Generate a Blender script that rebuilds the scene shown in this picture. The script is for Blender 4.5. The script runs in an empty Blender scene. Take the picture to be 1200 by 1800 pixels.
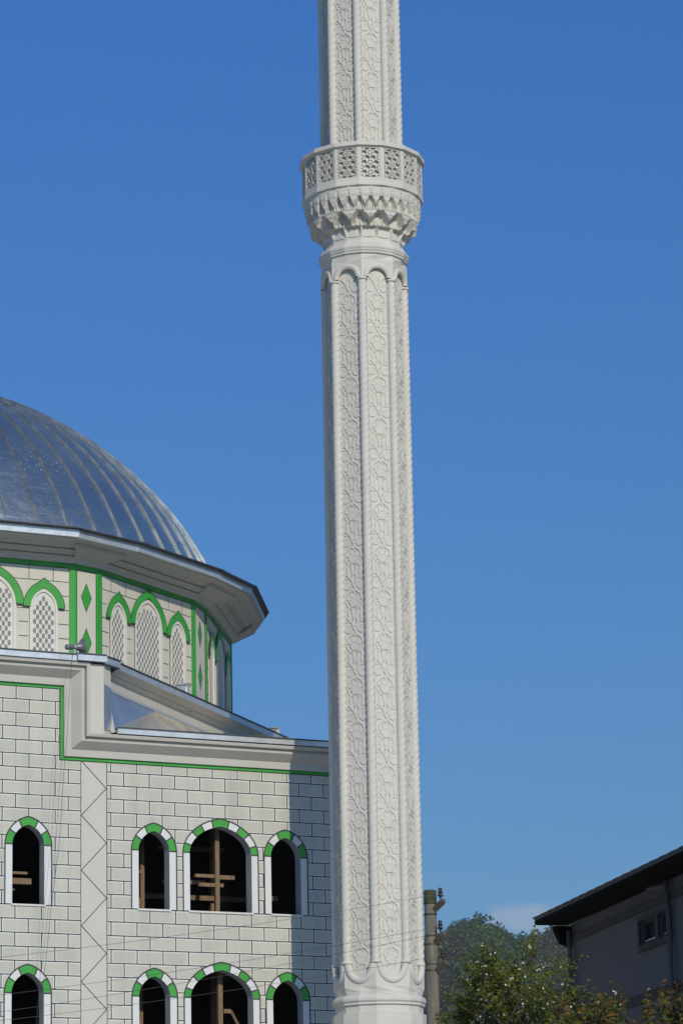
import bpy, math, random
from mathutils import Vector, Matrix
from mathutils.geometry import delaunay_2d_cdt
R = math.radians
scene = bpy.context.scene
col = scene.collection
rnd = random.Random(7)

# ---------------------------------------------------------------- camera, sky, sun, exposure
BX = Vector((0.99978117, 0.00517388, -0.02026926))
BY = Vector((0.02091918, -0.24727313, 0.96871997))
BF = Vector((0.0, 0.96893201, 0.24732725))
cam_d = bpy.data.cameras.new('camera')
cam = bpy.data.objects.new('camera', cam_d); col.objects.link(cam)
M3 = Matrix((BX, BY, -BF)).transposed()
cam.matrix_world = Matrix.Translation((0, 0, 1.6)) @ M3.to_4x4()
cam_d.sensor_fit = 'VERTICAL'; cam_d.sensor_height = 36.0; cam_d.sensor_width = 24.0
cam_d.lens = 110.49
cam_d.clip_start = 0.5; cam_d.clip_end = 20000
scene.camera = cam

SUN_EL = R(28); SUN_AZ = R(19.5)            # azimuth measured from -Y towards +X
sun_dir = Vector((math.cos(SUN_EL)*math.sin(SUN_AZ), -math.cos(SUN_EL)*math.cos(SUN_AZ), math.sin(SUN_EL)))
sd = bpy.data.lights.new('sun', 'SUN'); sd.energy = 3.0; sd.angle = R(0.5); sd.color = (1.0, 0.885, 0.70)
sun = bpy.data.objects.new('sun', sd); col.objects.link(sun)
sun.rotation_euler = sun_dir.to_track_quat('Z', 'Y').to_euler()
w = bpy.data.worlds.new('World'); scene.world = w; w.use_nodes = True
nt = w.node_tree; bg = nt.nodes['Background']
geo = nt.nodes.new('ShaderNodeTexCoord'); sky = nt.nodes.new('ShaderNodeTexSky'); sky.sky_type = 'NISHITA'; sky.sun_disc = False
sky.sun_elevation = SUN_EL
sky.sun_rotation = math.atan2(sun_dir.x, sun_dir.y)
sky.altitude = 200; sky.air_density = 1.0; sky.dust_density = 1.6; sky.ozone_density = 2.5
# small fair-weather cloud low over the hills
vs = nt.nodes.new('ShaderNodeVectorMath'); vs.operation = 'SUBTRACT'; vs.inputs[1].default_value = (0.0575, 0.9914, 0.1195)
nt.links.new(geo.outputs['Generated'], vs.inputs[0])
vm = nt.nodes.new('ShaderNodeVectorMath'); vm.operation = 'MULTIPLY'; vm.inputs[1].default_value = (60, 0, 185)
nt.links.new(vs.outputs[0], vm.inputs[0])
vl = nt.nodes.new('ShaderNodeVectorMath'); vl.operation = 'LENGTH'; nt.links.new(vm.outputs[0], vl.inputs[0])
cn = nt.nodes.new('ShaderNodeTexNoise'); cn.inputs['Scale'].default_value = 190; cn.inputs['Detail'].default_value = 5
nt.links.new(geo.outputs['Generated'], cn.inputs['Vector'])
ma = nt.nodes.new('ShaderNodeMath'); ma.operation = 'MULTIPLY_ADD'; ma.inputs[1].default_value = 1.1
nt.links.new(cn.outputs['Fac'], ma.inputs[0]); nt.links.new(vl.outputs['Value'], ma.inputs[2])
mr = nt.nodes.new('ShaderNodeMapRange'); mr.inputs['From Min'].default_value = 1.75; mr.inputs['From Max'].default_value = 0.95
mr.inputs['To Min'].default_value = 0; mr.inputs['To Max'].default_value = 0.42; mr.interpolation_type = 'SMOOTHSTEP'
nt.links.new(ma.outputs[0], mr.inputs['Value'])
mx = nt.nodes.new('ShaderNodeMix'); mx.data_type = 'RGBA'
nt.links.new(mr.outputs[0], mx.inputs['Factor'])
tint = nt.nodes.new('ShaderNodeVectorMath'); tint.operation = 'MULTIPLY'; 
sx_ = nt.nodes.new('ShaderNodeSeparateXYZ'); nt.links.new(geo.outputs['Generated'], sx_.inputs[0])
hr = nt.nodes.new('ShaderNodeMapRange'); hr.inputs['From Min'].default_value = 0.05; hr.inputs['From Max'].default_value = 0.42
nt.links.new(sx_.outputs['Z'], hr.inputs['Value'])
tm = nt.nodes.new('ShaderNodeMix'); tm.data_type = 'RGBA'; nt.links.new(hr.outputs[0], tm.inputs['Factor'])
tm.inputs['A'].default_value = (0.44, 0.69, 0.88, 1); tm.inputs['B'].default_value = (0.37, 0.87, 1.52, 1)
nt.links.new(tm.outputs['Result'], tint.inputs[1])
nt.links.new(sky.outputs[0], tint.inputs[0]); nt.links.new(tint.outputs[0], mx.inputs['A']); mx.inputs['B'].default_value = (5.6, 5.9, 6.6, 1)
nt.links.new(mx.outputs['Result'], bg.inputs['Color'])
bg.inputs['Strength'].default_value = 0.08
scene.view_settings.view_transform = 'Standard'; scene.view_settings.look = 'None'
scene.view_settings.exposure = 0.0; scene.view_settings.gamma = 1.0
scene.view_settings.use_curve_mapping = False
scene.render.resolution_x = 682; scene.render.resolution_y = 1024
scene.render.engine = 'CYCLES'

# ---------------------------------------------------------------- materials
def mat(name, color, rough=0.7, var=0.06, scale=3.0, metal=0.0, bump=0.0, bscale=20.0, col2=None, stretch=None, spec=None, thr=None):
    m = bpy.data.materials.new(name); m.use_nodes = True
    t = m.node_tree; b = t.nodes['Principled BSDF']
    b.inputs['Roughness'].default_value = rough; b.inputs['Metallic'].default_value = metal
    if spec is not None: b.inputs['Specular IOR Level'].default_value = spec
    tc = t.nodes.new('ShaderNodeTexCoord'); src = tc.outputs['Object']
    if stretch:
        mp = t.nodes.new('ShaderNodeMapping'); mp.inputs['Scale'].default_value = stretch
        t.links.new(src, mp.inputs['Vector']); src = mp.outputs[0]
    n = t.nodes.new('ShaderNodeTexNoise'); n.inputs['Scale'].default_value = scale; n.inputs['Detail'].default_value = 6
    n.inputs['Roughness'].default_value = 0.6
    t.links.new(src, n.inputs['Vector'])
    r = t.nodes.new('ShaderNodeMapRange'); a, c = (thr or (0.3, 0.7))
    r.inputs['From Min'].default_value = a; r.inputs['From Max'].default_value = c
    t.links.new(n.outputs['Fac'], r.inputs['Value'])
    k = t.nodes.new('ShaderNodeMix'); k.data_type = 'RGBA'
    c1 = tuple(x*(1-var) for x in color) + (1,)
    c2 = (tuple(col2) if col2 else tuple(min(1, x*(1+var)) for x in color)) + (1,)
    k.inputs['A'].default_value = c1; k.inputs['B'].default_value = c2
    t.links.new(r.outputs[0], k.inputs['Factor']); t.links.new(k.outputs['Result'], b.inputs['Base Color'])
    if bump > 0:
        n2 = t.nodes.new('ShaderNodeTexNoise'); n2.inputs['Scale'].default_value = bscale; n2.inputs['Detail'].default_value = 4
        t.links.new(src, n2.inputs['Vector'])
        bp = t.nodes.new('ShaderNodeBump'); bp.inputs['Strength'].default_value = 1; bp.inputs['Distance'].default_value = bump
        t.links.new(n2.outputs['Fac'], bp.inputs['Height']); t.links.new(bp.outputs[0], b.inputs['Normal'])
    return m

M_stone = mat('carved_stone', (0.555, 0.54, 0.495), 0.75, 0.07, 1.2, bump=0.004, bscale=14, stretch=(1, 1, .5))
M_paint = mat('cream_paint', (0.50, 0.50, 0.455), 0.8, 0.04, 1.3, bump=0.002)
M_drum = mat('drum_paint', (0.53, 0.515, 0.455), 0.8, 0.04, 1.3, bump=0.002)
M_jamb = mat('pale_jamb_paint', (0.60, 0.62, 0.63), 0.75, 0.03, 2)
M_green = mat('green_paint', (0.030, 0.285, 0.035), 0.55, 0.12, 1.2, col2=(0.045, 0.34, 0.05))
M_black = mat('joint_paint', (0.03, 0.03, 0.032), 0.7, 0.1, 5)
M_eave = mat('eave_plaster', (0.45, 0.44, 0.41), 0.85, 0.06, 1.0, bump=0.003)
M_galv = mat('galvanised_flashing', (0.62, 0.64, 0.66), 0.36, 0.12, 2.5, metal=0.6, bump=0.006, bscale=6)
M_edge = mat('dark_drip_edge', (0.05, 0.055, 0.065), 0.5, 0.2, 4)
M_glass = mat('dusty_pane', (0.21, 0.21, 0.195), 0.35, 0.12, 3)
M_latt = mat('lattice_plaster', (0.60, 0.59, 0.55), 0.8, 0.03, 3)
M_inshade = mat('interior_shade', (0.05, 0.045, 0.04), 0.95, 0.3, 2)  # dark base colour stands in for the shade inside the rooms
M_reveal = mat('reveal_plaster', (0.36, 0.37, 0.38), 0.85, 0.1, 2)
M_sill = mat('marble_sill', (0.6, 0.6, 0.58), 0.4, 0.05, 4)
M_wood = mat('formwork_timber', (0.14, 0.09, 0.05), 0.8, 0.25, 6, col2=(0.25, 0.17, 0.095), stretch=(6, 6, .6))
M_pole = mat('weathered_concrete', (0.135, 0.12, 0.095), 0.9, 0.15, 3, col2=(0.20, 0.18, 0.145), bump=0.004, stretch=(4, 4, .5))
M_moss = mat('pole_cap_moss', (0.06, 0.06, 0.03), 0.95, 0.3, 8)
M_arm = mat('weathered_arm', (0.10, 0.085, 0.065), 0.9, 0.2, 8)
M_insul = mat('brown_porcelain', (0.035, 0.012, 0.011), 0.25, 0.15, 6)
M_wire = mat('cable_black', (0.03, 0.03, 0.03), 0.6, 0.1, 4)
M_wire2 = mat('bare_conductor', (0.12, 0.12, 0.12), 0.5, 0.1, 4, metal=.4)
M_horn = mat('horn_grey', (0.16, 0.17, 0.20), 0.4, 0.1, 6, metal=0.3)
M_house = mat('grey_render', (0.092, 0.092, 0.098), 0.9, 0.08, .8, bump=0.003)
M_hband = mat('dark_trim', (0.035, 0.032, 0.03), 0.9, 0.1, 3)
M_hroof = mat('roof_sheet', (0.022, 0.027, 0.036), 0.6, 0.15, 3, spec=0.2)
M_soff = mat('soffit_shade', (0.006, 0.0055, 0.005), 1.0, 0.2, 3, spec=0.05)  # near-black base carries the deep shade under the eaves
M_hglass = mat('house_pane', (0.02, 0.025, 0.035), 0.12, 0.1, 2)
M_bark = mat('bark', (0.055, 0.045, 0.035), 0.95, 0.3, 10, bump=0.01)
M_grass = mat('meadow', (0.035, 0.075, 0.018), 0.95, 0.3, 0.01, col2=(0.05, 0.085, 0.025))
M_hill = mat('hill_meadow', (0.045, 0.105, 0.022), 0.95, 0.35, 0.012, col2=(0.055, 0.07, 0.03))
def leafmat(name, c1, c2, scale=1.2, trans=0.35):
    m = mat(name, c1, 0.55, 0.2, scale, col2=c2, thr=(.38, .62))
    t = m.node_tree; b = t.nodes['Principled BSDF']; out = t.nodes['Material Output']
    tr = t.nodes.new('ShaderNodeBsdfTranslucent'); ms = t.nodes.new('ShaderNodeMixShader'); ms.inputs[0].default_value = trans
    cl = b.inputs['Base Color'].links[0].from_socket
    t.links.new(cl, tr.inputs['Color']); t.links.new(b.outputs[0], ms.inputs[1]); t.links.new(tr.outputs[0], ms.inputs[2])
    t.links.new(ms.outputs[0], out.inputs['Surface'])
    return m
M_leaf = leafmat('spring_leaf', (0.08, 0.125, 0.015), (0.21, 0.24, 0.03), 2.5)
M_petal = mat('white_petal', (0.55, 0.53, 0.52), 0.6, 0.04, 5)
M_lo_g = leafmat('drooping_leaf', (0.035, 0.05, 0.010), (0.12, 0.12, 0.015), 3.0)
M_lo_r = leafmat('young_red_leaf', (0.12, 0.05, 0.012), (0.22, 0.13, 0.015), 3.0)
M_wood_a = leafmat('far_foliage', (0.030, 0.072, 0.014), (0.080, 0.130, 0.025), 0.02, .2)
M_wood_b = leafmat('bare_twigs', (0.055, 0.05, 0.035), (0.075, 0.06, 0.04), 0.03, .1)

# painted ashlar: dark joints, pale frame, slightly darker field (UV in metres)
def ashlar(name):
    m = bpy.data.materials.new(name); m.use_nodes = True; t = m.node_tree; b = t.nodes['Principled BSDF']
    b.inputs['Roughness'].default_value = 0.8
    uv = t.nodes.new('ShaderNodeUVMap'); uv.uv_map = 'UVMap'
    def brick(c1, c2, mort, ms, sm):
        k = t.nodes.new('ShaderNodeTexBrick'); k.offset = 0.5; k.offset_frequency = 2; k.squash = 1
        k.inputs['Scale'].default_value = 1; k.inputs['Brick Width'].default_value = 0.673; k.inputs['Row Height'].default_value = 0.3299
        k.inputs['Mortar Size'].default_value = ms; k.inputs['Mortar Smooth'].default_value = sm; k.inputs['Bias'].default_value = 0
        k.inputs['Color1'].default_value = c1; k.inputs['Color2'].default_value = c2; k.inputs['Mortar'].default_value = mort
        t.links.new(uv.outputs[0], k.inputs['Vector']); return k
    f = brick((0.445, 0.45, 0.40, 1), (0.49, 0.49, 0.44, 1), (0.59, 0.60, 0.575, 1), 0.045, 0.25)
    j = brick((0, 0, 0, 1), (0, 0, 0, 1), (1, 1, 1, 1), 0.0132, 0.0)
    n = t.nodes.new('ShaderNodeTexNoise'); n.inputs['Scale'].default_value = 0.9; n.inputs['Detail'].default_value = 7
    t.links.new(uv.outputs[0], n.inputs['Vector'])
    nr = t.nodes.new('ShaderNodeMapRange'); nr.inputs['To Min'].default_value = .93; nr.inputs['To Max'].default_value = 1.05
    t.links.new(n.outputs['Fac'], nr.inputs['Value'])
    mu = t.nodes.new('ShaderNodeVectorMath'); mu.operation = 'SCALE'
    t.links.new(f.outputs['Color'], mu.inputs[0]); t.links.new(nr.outputs[0], mu.inputs['Scale'])
    mp = t.nodes.new('ShaderNodeMapping'); mp.inputs['Scale'].default_value = (2.6, .22, 1); t.links.new(uv.outputs[0], mp.inputs['Vector'])
    n4 = t.nodes.new('ShaderNodeTexNoise'); n4.inputs['Scale'].default_value = 1.0; n4.inputs['Detail'].default_value = 6; n4.inputs['Roughness'].default_value = .65
    t.links.new(mp.outputs[0], n4.inputs['Vector'])
    r4 = t.nodes.new('ShaderNodeMapRange'); r4.inputs['From Min'].default_value = .35; r4.inputs['From Max'].default_value = .6; r4.inputs['To Min'].default_value = .90; r4.inputs['To Max'].default_value = 1.03
    t.links.new(n4.outputs['Fac'], r4.inputs['Value'])
    mu2 = t.nodes.new('ShaderNodeVectorMath'); mu2.operation = 'SCALE'; t.links.new(mu.outputs[0], mu2.inputs[0]); t.links.new(r4.outputs[0], mu2.inputs['Scale']); mu = mu2
    k = t.nodes.new('ShaderNodeMix'); k.data_type = 'RGBA'
    t.links.new(j.outputs['Color'], k.inputs['Factor']); t.links.new(mu.outputs[0], k.inputs['A']); k.inputs['B'].default_value = (0.022, 0.023, 0.027, 1)
    t.links.new(k.outputs['Result'], b.inputs['Base Color'])
    bp = t.nodes.new('ShaderNodeBump'); bp.inputs['Distance'].default_value = 0.004; bp.invert = True
    t.links.new(f.outputs['Fac'], bp.inputs['Height']); t.links.new(bp.outputs[0], b.inputs['Normal'])
    return m
M_ash = ashlar('painted_ashlar')

# dome sheet metal
def domemat():
    m = bpy.data.materials.new('dome_sheet_metal'); m.use_nodes = True; t = m.node_tree; b = t.nodes['Principled BSDF']
    b.inputs['Metallic'].default_value = 1.0
    tc = t.nodes.new('ShaderNodeTexCoord')
    n = t.nodes.new('ShaderNodeTexNoise'); n.inputs['Scale'].default_value = 0.5; n.inputs['Detail'].default_value = 6
    t.links.new(tc.outputs['Object'], n.inputs['Vector'])
    rr = t.nodes.new('ShaderNodeMapRange'); rr.inputs['To Min'].default_value = .26; rr.inputs['To Max'].default_value = .42
    t.links.new(n.outputs['Fac'], rr.inputs['Value']); t.links.new(rr.outputs[0], b.inputs['Roughness'])
    k = t.nodes.new('ShaderNodeMix'); k.data_type = 'RGBA'
    k.inputs['A'].default_value = (0.74, 0.75, 0.67, 1); k.inputs['B'].default_value = (0.88, 0.87, 0.76, 1)
    t.links.new(n.outputs['Fac'], k.inputs['Factor'])
    # bright speckles, gathered in patches
    v = t.nodes.new('ShaderNodeTexVoronoi'); v.inputs['Scale'].default_value = 10.0; v.inputs['Randomness'].default_value = 1
    t.links.new(tc.outputs['Object'], v.inputs['Vector'])
    n3 = t.nodes.new('ShaderNodeTexNoise'); n3.inputs['Scale'].default_value = 0.35; t.links.new(tc.outputs['Object'], n3.inputs['Vector'])
    r3 = t.nodes.new('ShaderNodeMapRange'); r3.inputs['From Min'].default_value = .40; r3.inputs['From Max'].default_value = .70
    r3.inputs['To Min'].default_value = 0.0; r3.inputs['To Max'].default_value = 0.145
    t.links.new(n3.outputs['Fac'], r3.inputs['Value'])
    lt = t.nodes.new('ShaderNodeMath'); lt.operation = 'LESS_THAN'
    t.links.new(v.outputs['Distance'], lt.inputs[0]); t.links.new(r3.outputs[0], lt.inputs[1])
    k2 = t.nodes.new('ShaderNodeMix'); k2.data_type = 'RGBA'; t.links.new(lt.outputs[0], k2.inputs['Factor'])
    t.links.new(k.outputs['Result'], k2.inputs['A']); k2.inputs['B'].default_value = (0.85, 0.87, 0.9, 1)
    t.links.new(k2.outputs['Result'], b.inputs['Base Color'])
    mt = t.nodes.new('ShaderNodeMath'); mt.operation = 'SUBTRACT'; mt.inputs[0].default_value = 1
    t.links.new(lt.outputs[0], mt.inputs[1]); t.links.new(mt.outputs[0], b.inputs['Metallic'])
    n2 = t.nodes.new('ShaderNodeTexNoise'); n2.inputs['Scale'].default_value = 1.6; n2.inputs['Detail'].default_value = 3
    t.links.new(tc.outputs['Object'], n2.inputs['Vector'])
    bp = t.nodes.new('ShaderNodeBump'); bp.inputs['Distance'].default_value = 0.06; bp.inputs['Strength'].default_value = .8
    t.links.new(n2.outputs['Fac'], bp.inputs['Height']); t.links.new(bp.outputs[0], b.inputs['Normal'])
    return m
M_dome = domemat()
M_seam = mat('dome_seam_metal', (0.26, 0.30, 0.34), 0.45, 0.25, 3, metal=0.85, col2=(0.42, 0.45, 0.46))
M_lap = mat('dome_lap_metal', (0.42, 0.46, 0.47), 0.42, 0.15, 3, metal=0.92)

# ---------------------------------------------------------------- helpers
class MB:
    def __init__(s): s.v = []; s.f = []; s.m = []
    def add(s, vs, fs, mi=0):
        o = len(s.v); s.v += [tuple(p) for p in vs]
        s.f += [tuple(i+o for i in f) for f in fs]; s.m += [mi]*len(fs)
    def box(s, a, b, mi=0, T=None):
        x0, y0, z0 = a; x1, y1, z1 = b
        P = [Vector(p) for p in ((x0,y0,z0),(x1,y0,z0),(x1,y1,z0),(x0,y1,z0),(x0,y0,z1),(x1,y0,z1),(x1,y1,z1),(x0,y1,z1))]
        if T: P = [T @ p for p in P]
        s.add(P, [(3,2,1,0),(4,5,6,7),(0,1,5,4),(1,2,6,5),(2,3,7,6),(3,0,4,7)], mi)
    def loft(s, rings, mi=0, closed=True, cap0=False, cap1=False):
        n = len(rings[0]); vs = [p for r in rings for p in r]; fs = []
        for i in range(len(rings)-1):
            for j in range(n if closed else n-1):
                a = i*n+j; b = i*n+(j+1) % n; fs.append((a, b, b+n, a+n))
        if cap0: fs.append(tuple(range(n-1, -1, -1)))
        if cap1: fs.append(tuple((len(rings)-1)*n+j for j in range(n)))
        s.add(vs, fs, mi)
    def tube(s, pts, rad, n=6, mi=0, cap=True):
        pts = [Vector(p) for p in pts]; rings = []
        rr = rad if isinstance(rad, (list, tuple)) else [rad]*len(pts)
        up = None
        for i, p in enumerate(pts):
            d = (pts[min(i+1, len(pts)-1)] - pts[max(i-1, 0)])
            if d.length < 1e-9: d = Vector((0,0,1))
            d.normalize()
            if up is None:
                up = Vector((0,0,1)) if abs(d.z) < .9 else Vector((1,0,0))
            x = d.cross(up)
            if x.length < 1e-4: x = d.cross(Vector((0,1,.1)))
            x.normalize(); y = x.cross(d).normalized(); up = y
            rings.append([p + (x*math.cos(2*math.pi*k/n)+y*math.sin(2*math.pi*k/n))*rr[i] for k in range(n)])
        s.loft(rings, mi, True, cap, cap)
    def build(s, name, mats, parent=None, smooth=False, uv=None):
        me = bpy.data.meshes.new(name); me.from_pydata(s.v, [], s.f)
        if not isinstance(mats, (list, tuple)): mats = [mats]
        for m in mats: me.materials.append(m)
        if len(mats) > 1: me.polygons.foreach_set('material_index', s.m)
        if smooth: me.polygons.foreach_set('use_smooth', [True]*len(me.polygons))
        if uv:
            l = me.uv_layers.new(name='UVMap')
            for lp in me.loops:
                l.data[lp.index].uv = uv(me.vertices[lp.vertex_index].co)
        me.update()
        o = bpy.data.objects.new(name, me); col.objects.link(o)
        if parent: o.parent = parent
        return o
def tag(o, label=None, cat=None, group=None, kind=None):
    if label: o['label'] = label
    if cat: o['category'] = cat
    if group: o['group'] = group
    if kind: o['kind'] = kind
    return o
def empty(name, loc=(0,0,0), rz=0):
    o = bpy.data.objects.new(name, None); col.objects.link(o); o.location = loc; o.rotation_euler = (0,0,rz); o.empty_display_size = .3
    return o
def dup(o, parent=None, rz=None, loc=None):
    c = o.copy(); col.objects.link(c); c.parent = parent
    if rz is not None: c.rotation_euler = (0,0,rz)
    if loc is not None: c.location = loc
    return c
def cdt_fill(outer, holes):
    """triangles of a 2D polygon with holes"""
    vs = []; ed = []
    for loop in [outer]+holes:
        o = len(vs); vs += [Vector(p) for p in loop]; n = len(loop)
        ed += [(o+i, o+(i+1) % n) for i in range(n)]
    r = delaunay_2d_cdt(vs, ed, [], 1, 1e-6)
    V, F = r[0], r[2]
    def inside(p, poly):
        c = False; n = len(poly); j = n-1
        for i in range(n):
            xi, yi = poly[i]; xj, yj = poly[j]
            if (yi > p[1]) != (yj > p[1]) and p[0] < (xj-xi)*(p[1]-yi)/(yj-yi)+xi: c = not c
            j = i
        return c
    out = []
    for f in F:
        c = (sum(V[i].x for i in f)/len(f), sum(V[i].y for i in f)/len(f))
        if not inside(c, outer) or any(inside(c, h) for h in holes): continue
        a, b, d = V[f[0]], V[f[1]], V[f[2]]
        if (b-a).cross(d-a) < 0: f = f[::-1]
        out.append(tuple(f))
    return V, out
def arch_pts(w, h, x0, z0, n=20):
    """pointed arch from right springing to left springing"""
    out = []
    for i in range(n+1):
        t = math.pi*i/n; x = math.cos(t); a = min(1, abs(x))
        out.append((x0+w*x, z0+h*(0.8*max(0, 1-a**2.2)**.5+0.2*(1-a))))
    return out

# ---------------------------------------------------------------- terrain
g = MB(); N = 48
g.add([(0,0,0)]+[(9000*math.cos(2*math.pi*i/N), 9000*math.sin(2*math.pi*i/N), 0) for i in range(N)], [(0,i+1,(i+1)%N+1) for i in range(N)])
tag(g.build('ground', M_grass), kind='structure')
g = MB()
g.add([(75*math.cos(2*math.pi*i/N)-5, 40+75*math.sin(2*math.pi*i/N), .004) for i in range(N)], [tuple(range(N))])
tag(g.build('bounce_ground', mat('pale_bounce', (0.50,0.47,0.42), .9, .12, .4)), kind='structure')  # unseen pale sheet, added to bounce sunlight onto walls and soffits

ridge = [(-60,.10),(-40,.13),(-20,.115),(-6,.10),(-1,.103),(.86,.1062),(1.49,.1092),(1.8,.1131),(2.12,.1155),(2.43,.1163),(2.73,.1130),(2.98,.1086),(3.25,.1112),(3.56,.1126),(3.97,.1148),(5.01,.1195),(7.1,.127),(12,.13),(25,.12),(40,.13),(60,.11)]
ridge = [(a, h+.0016) for a, h in ridge]
def ridge_at(a):
    for (a0,h0),(a1,h1) in zip(ridge, ridge[1:]):
        if a0 <= a <= a1:
            t = (a-a0)/(a1-a0); return h0+(h1-h0)*t
    return .1
def hill_h(az, r):
    # hill profile: foot at 420 m, crest at 1500 m, falls away behind
    t = (r-420)/1080
    if t <= 0: return -2
    H = ridge_at(az)*1500
    bumps = 9*math.sin(az*2.1+r*.008)+6*math.sin(az*5.3-r*.013)
    if t < 1: return H*(t**1.12)+bumps*t*(1-t)*1.5
    return H*max(0, 1-((t-1)*1.1)**2)
hb = MB(); azs = [-60+i*2 for i in range(28)]+[-4+i*.25 for i in range(60)]+[11+i*2 for i in range(25)]
rs_ = [420+i*45 for i in range(45)]
for r in rs_:
    for a in azs:
        hb.v.append((r*math.sin(R(a)), r*math.cos(R(a)), hill_h(a, r)))
na = len(azs)
for i in range(len(rs_)-1):
    for j in range(na-1):
        hb.f.append((i*na+j, i*na+j+1, (i+1)*na+j+1, (i+1)*na+j)); hb.m.append(0)
tag(hb.build('hill', M_hill, smooth=True), kind='structure')

# wood covering the hill: many small crowns of loose leaf faces
fw = MB(); rr = random.Random(3)
def crown(mb, cx, cy, cz, rad, hgt, n, mi, rr, size):
    for _ in range(n):
        while True:
            x, y, z = rr.uniform(-1,1), rr.uniform(-1,1), rr.uniform(-1,1)
            d = x*x+y*y+z*z
            if .25 < d <= 1: break
        k = 1-.35*max(0, z)
        p = Vector((cx+x*rad*k, cy+y*rad*k, cz+hgt*(.55+.45*z)))
        a = Vector((rr.uniform(-1,1), rr.uniform(-1,1), rr.uniform(-.6,.6))).normalized()*size*rr.uniform(.6,1.2)
        b = Vector((rr.uniform(-1,1), rr.uniform(-1,1), rr.uniform(-1,1))).normalized()*size*rr.uniform(.6,1.2)
        mb.add([p-a, p-b*.8, p+a*.8, p+b], [(0,1,2,3)], mi)
cnt = 0
while cnt < 3600:
    a = rr.uniform(.6, 8.5) if cnt < 3000 else rr.uniform(-3, 14)
    r = 700+820*rr.random()**.8
    dens = math.sin(a*1.9+r*.006+1)+math.sin(a*4.3-r*.011)+2.4*(r-760)/740-(.55 if a < 1.2 else 0.15)
    if dens < rr.uniform(-.4, 1.0): continue
    mi = 1 if (math.sin(a*3.1+2.2)+rr.uniform(-.7,.7) > .55) else 0
    s = rr.uniform(.7, 1.35)
    crown(fw, r*math.sin(R(a)), r*math.cos(R(a)), hill_h(a, r)-.5, 3.6*s, 7.5*s*rr.uniform(.8,1.25), 70 if mi else 95, mi, rr, .62 if mi else .78)
    cnt += 1
tag(fw.build('wood', [M_wood_a, M_wood_b]), kind='stuff')

# ---------------------------------------------------------------- mosque building
WANG = R(26.4617)
mosque = empty('mosque_building', (0, 78.3, 0), WANG)
tag(mosque, 'cream and green painted mosque with metal dome and arched window openings, left of the minaret', 'mosque')
Z0, HC = 14.464, 0.3299
UE = 0.62                    # right end of the front wall
SILL = 11.18; SPR = 12.60; DROW = 3.515
WINS = [(-8.508, 's'), (-5.27, 's'), (-3.50, 'b'), (-1.74, 's')]
def wdims(k): # opening half, opening rise, surround half, surround rise
    return (.405, .478, .59, .675) if k == 's' else (.827, .675, 1.005, .867)
def opening(u, k, dz, n=20):
    a, h, _, _ = wdims(k)
    return [(u-a, SILL+dz), (u+a, SILL+dz)] + arch_pts(a, h, u, SPR+dz, n)
LEVELS = [0, -DROW, -2*DROW]
def wall_piece(mb, u0, u1, z0, z1, wins):
    holes = [opening(u, k, dz) for (u, k) in wins for dz in LEVELS]
    V, F = cdt_fill([(u0,z0),(u1,z0),(u1,z1),(u0,z1)], holes)
    mb.add([(v.x, 0, v.y) for v in V], F, 0)
    V2 = [(v.x, .32, v.y) for v in V]
    mb.add(V2, [f[::-1] for f in F], 1)
    for h in holes:
        n = len(h)
        mb.add([(x,0,z) for x,z in h]+[(x,.32,z) for x,z in h], [(i,i+n,(i+1)%n+n,(i+1)%n) for i in range(n)], 1)
wl = MB()
wall_piece(wl, -26, -7.17, 0, 16.9, WINS[:1])
n_left = len(wl.v)
wall_piece(wl, -6.50, UE, 0, 15.2, WINS[1:])
def wall_uv(co):
    off = 8.839 if co.x < -6.8 else 6.056
    k = (co.z-(Z0-40*HC))/HC      # line 0 sits on a row edge
    return (co.x+off+0.673*60, k*HC)
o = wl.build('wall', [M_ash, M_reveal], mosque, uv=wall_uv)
# plain pilaster strip with painted zigzag, side walls, back
ps = MB()
ps.add([(-7.17,0,0),(-6.5,0,0),(-6.5,0,15.2),(-7.17,0,15.2)], [(0,1,2,3)], 0)
def strip2(mb, p, q, wd, mi, y=-.003):
    p = Vector((p[0], y, p[1])); q = Vector((q[0], y, q[1])); d = (q-p).normalized(); nn = Vector((-d.z, 0, d.x))*wd/2
    mb.add([p-nn, q-nn, q+nn, p+nn], [(0,1,2,3)], mi)
strip2(ps, (-7.17, 0), (-7.17, 14.75), .018, 1); strip2(ps, (-6.5, 0), (-6.5, 14.75), .018, 1)
zl = [14.70-1.3275*i for i in range(12)]
for i in range(11):
    a, b = zl[i], zl[i+1]
    strip2(ps, (-7.16, a), (-6.51, (a+b)/2+.02), .018, 1, -.006); strip2(ps, (-6.51, (a+b)/2+.02), (-7.16, b), .018, 1, -.006)
ps.build('pilaster_strip', [M_paint, M_black], mosque)
sw = MB()
sw.add([(UE,0,0),(UE,20,0),(UE,20,15.2),(UE,0,15.2)], [(0,1,2,3)])
sw.add([(-26,0,0),(-26,20,0),(-26,20,16.9),(-26,0,16.9)], [(3,2,1,0)])
sw.add([(-26,20,0),(UE,20,0),(UE,20,15.2),(-26,20,15.2)], [(3,2,1,0)])
sw.build('side_wall', M_paint, mosque)
it = MB()   # shell of the unfinished interior, room shade put into its colour
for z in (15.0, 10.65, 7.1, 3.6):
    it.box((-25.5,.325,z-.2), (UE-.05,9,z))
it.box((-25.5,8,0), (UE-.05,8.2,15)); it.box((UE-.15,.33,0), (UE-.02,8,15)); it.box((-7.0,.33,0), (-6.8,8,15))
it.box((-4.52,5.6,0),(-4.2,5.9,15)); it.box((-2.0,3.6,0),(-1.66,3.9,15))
it.build('interior_shell', M_inshade, mosque)

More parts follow.
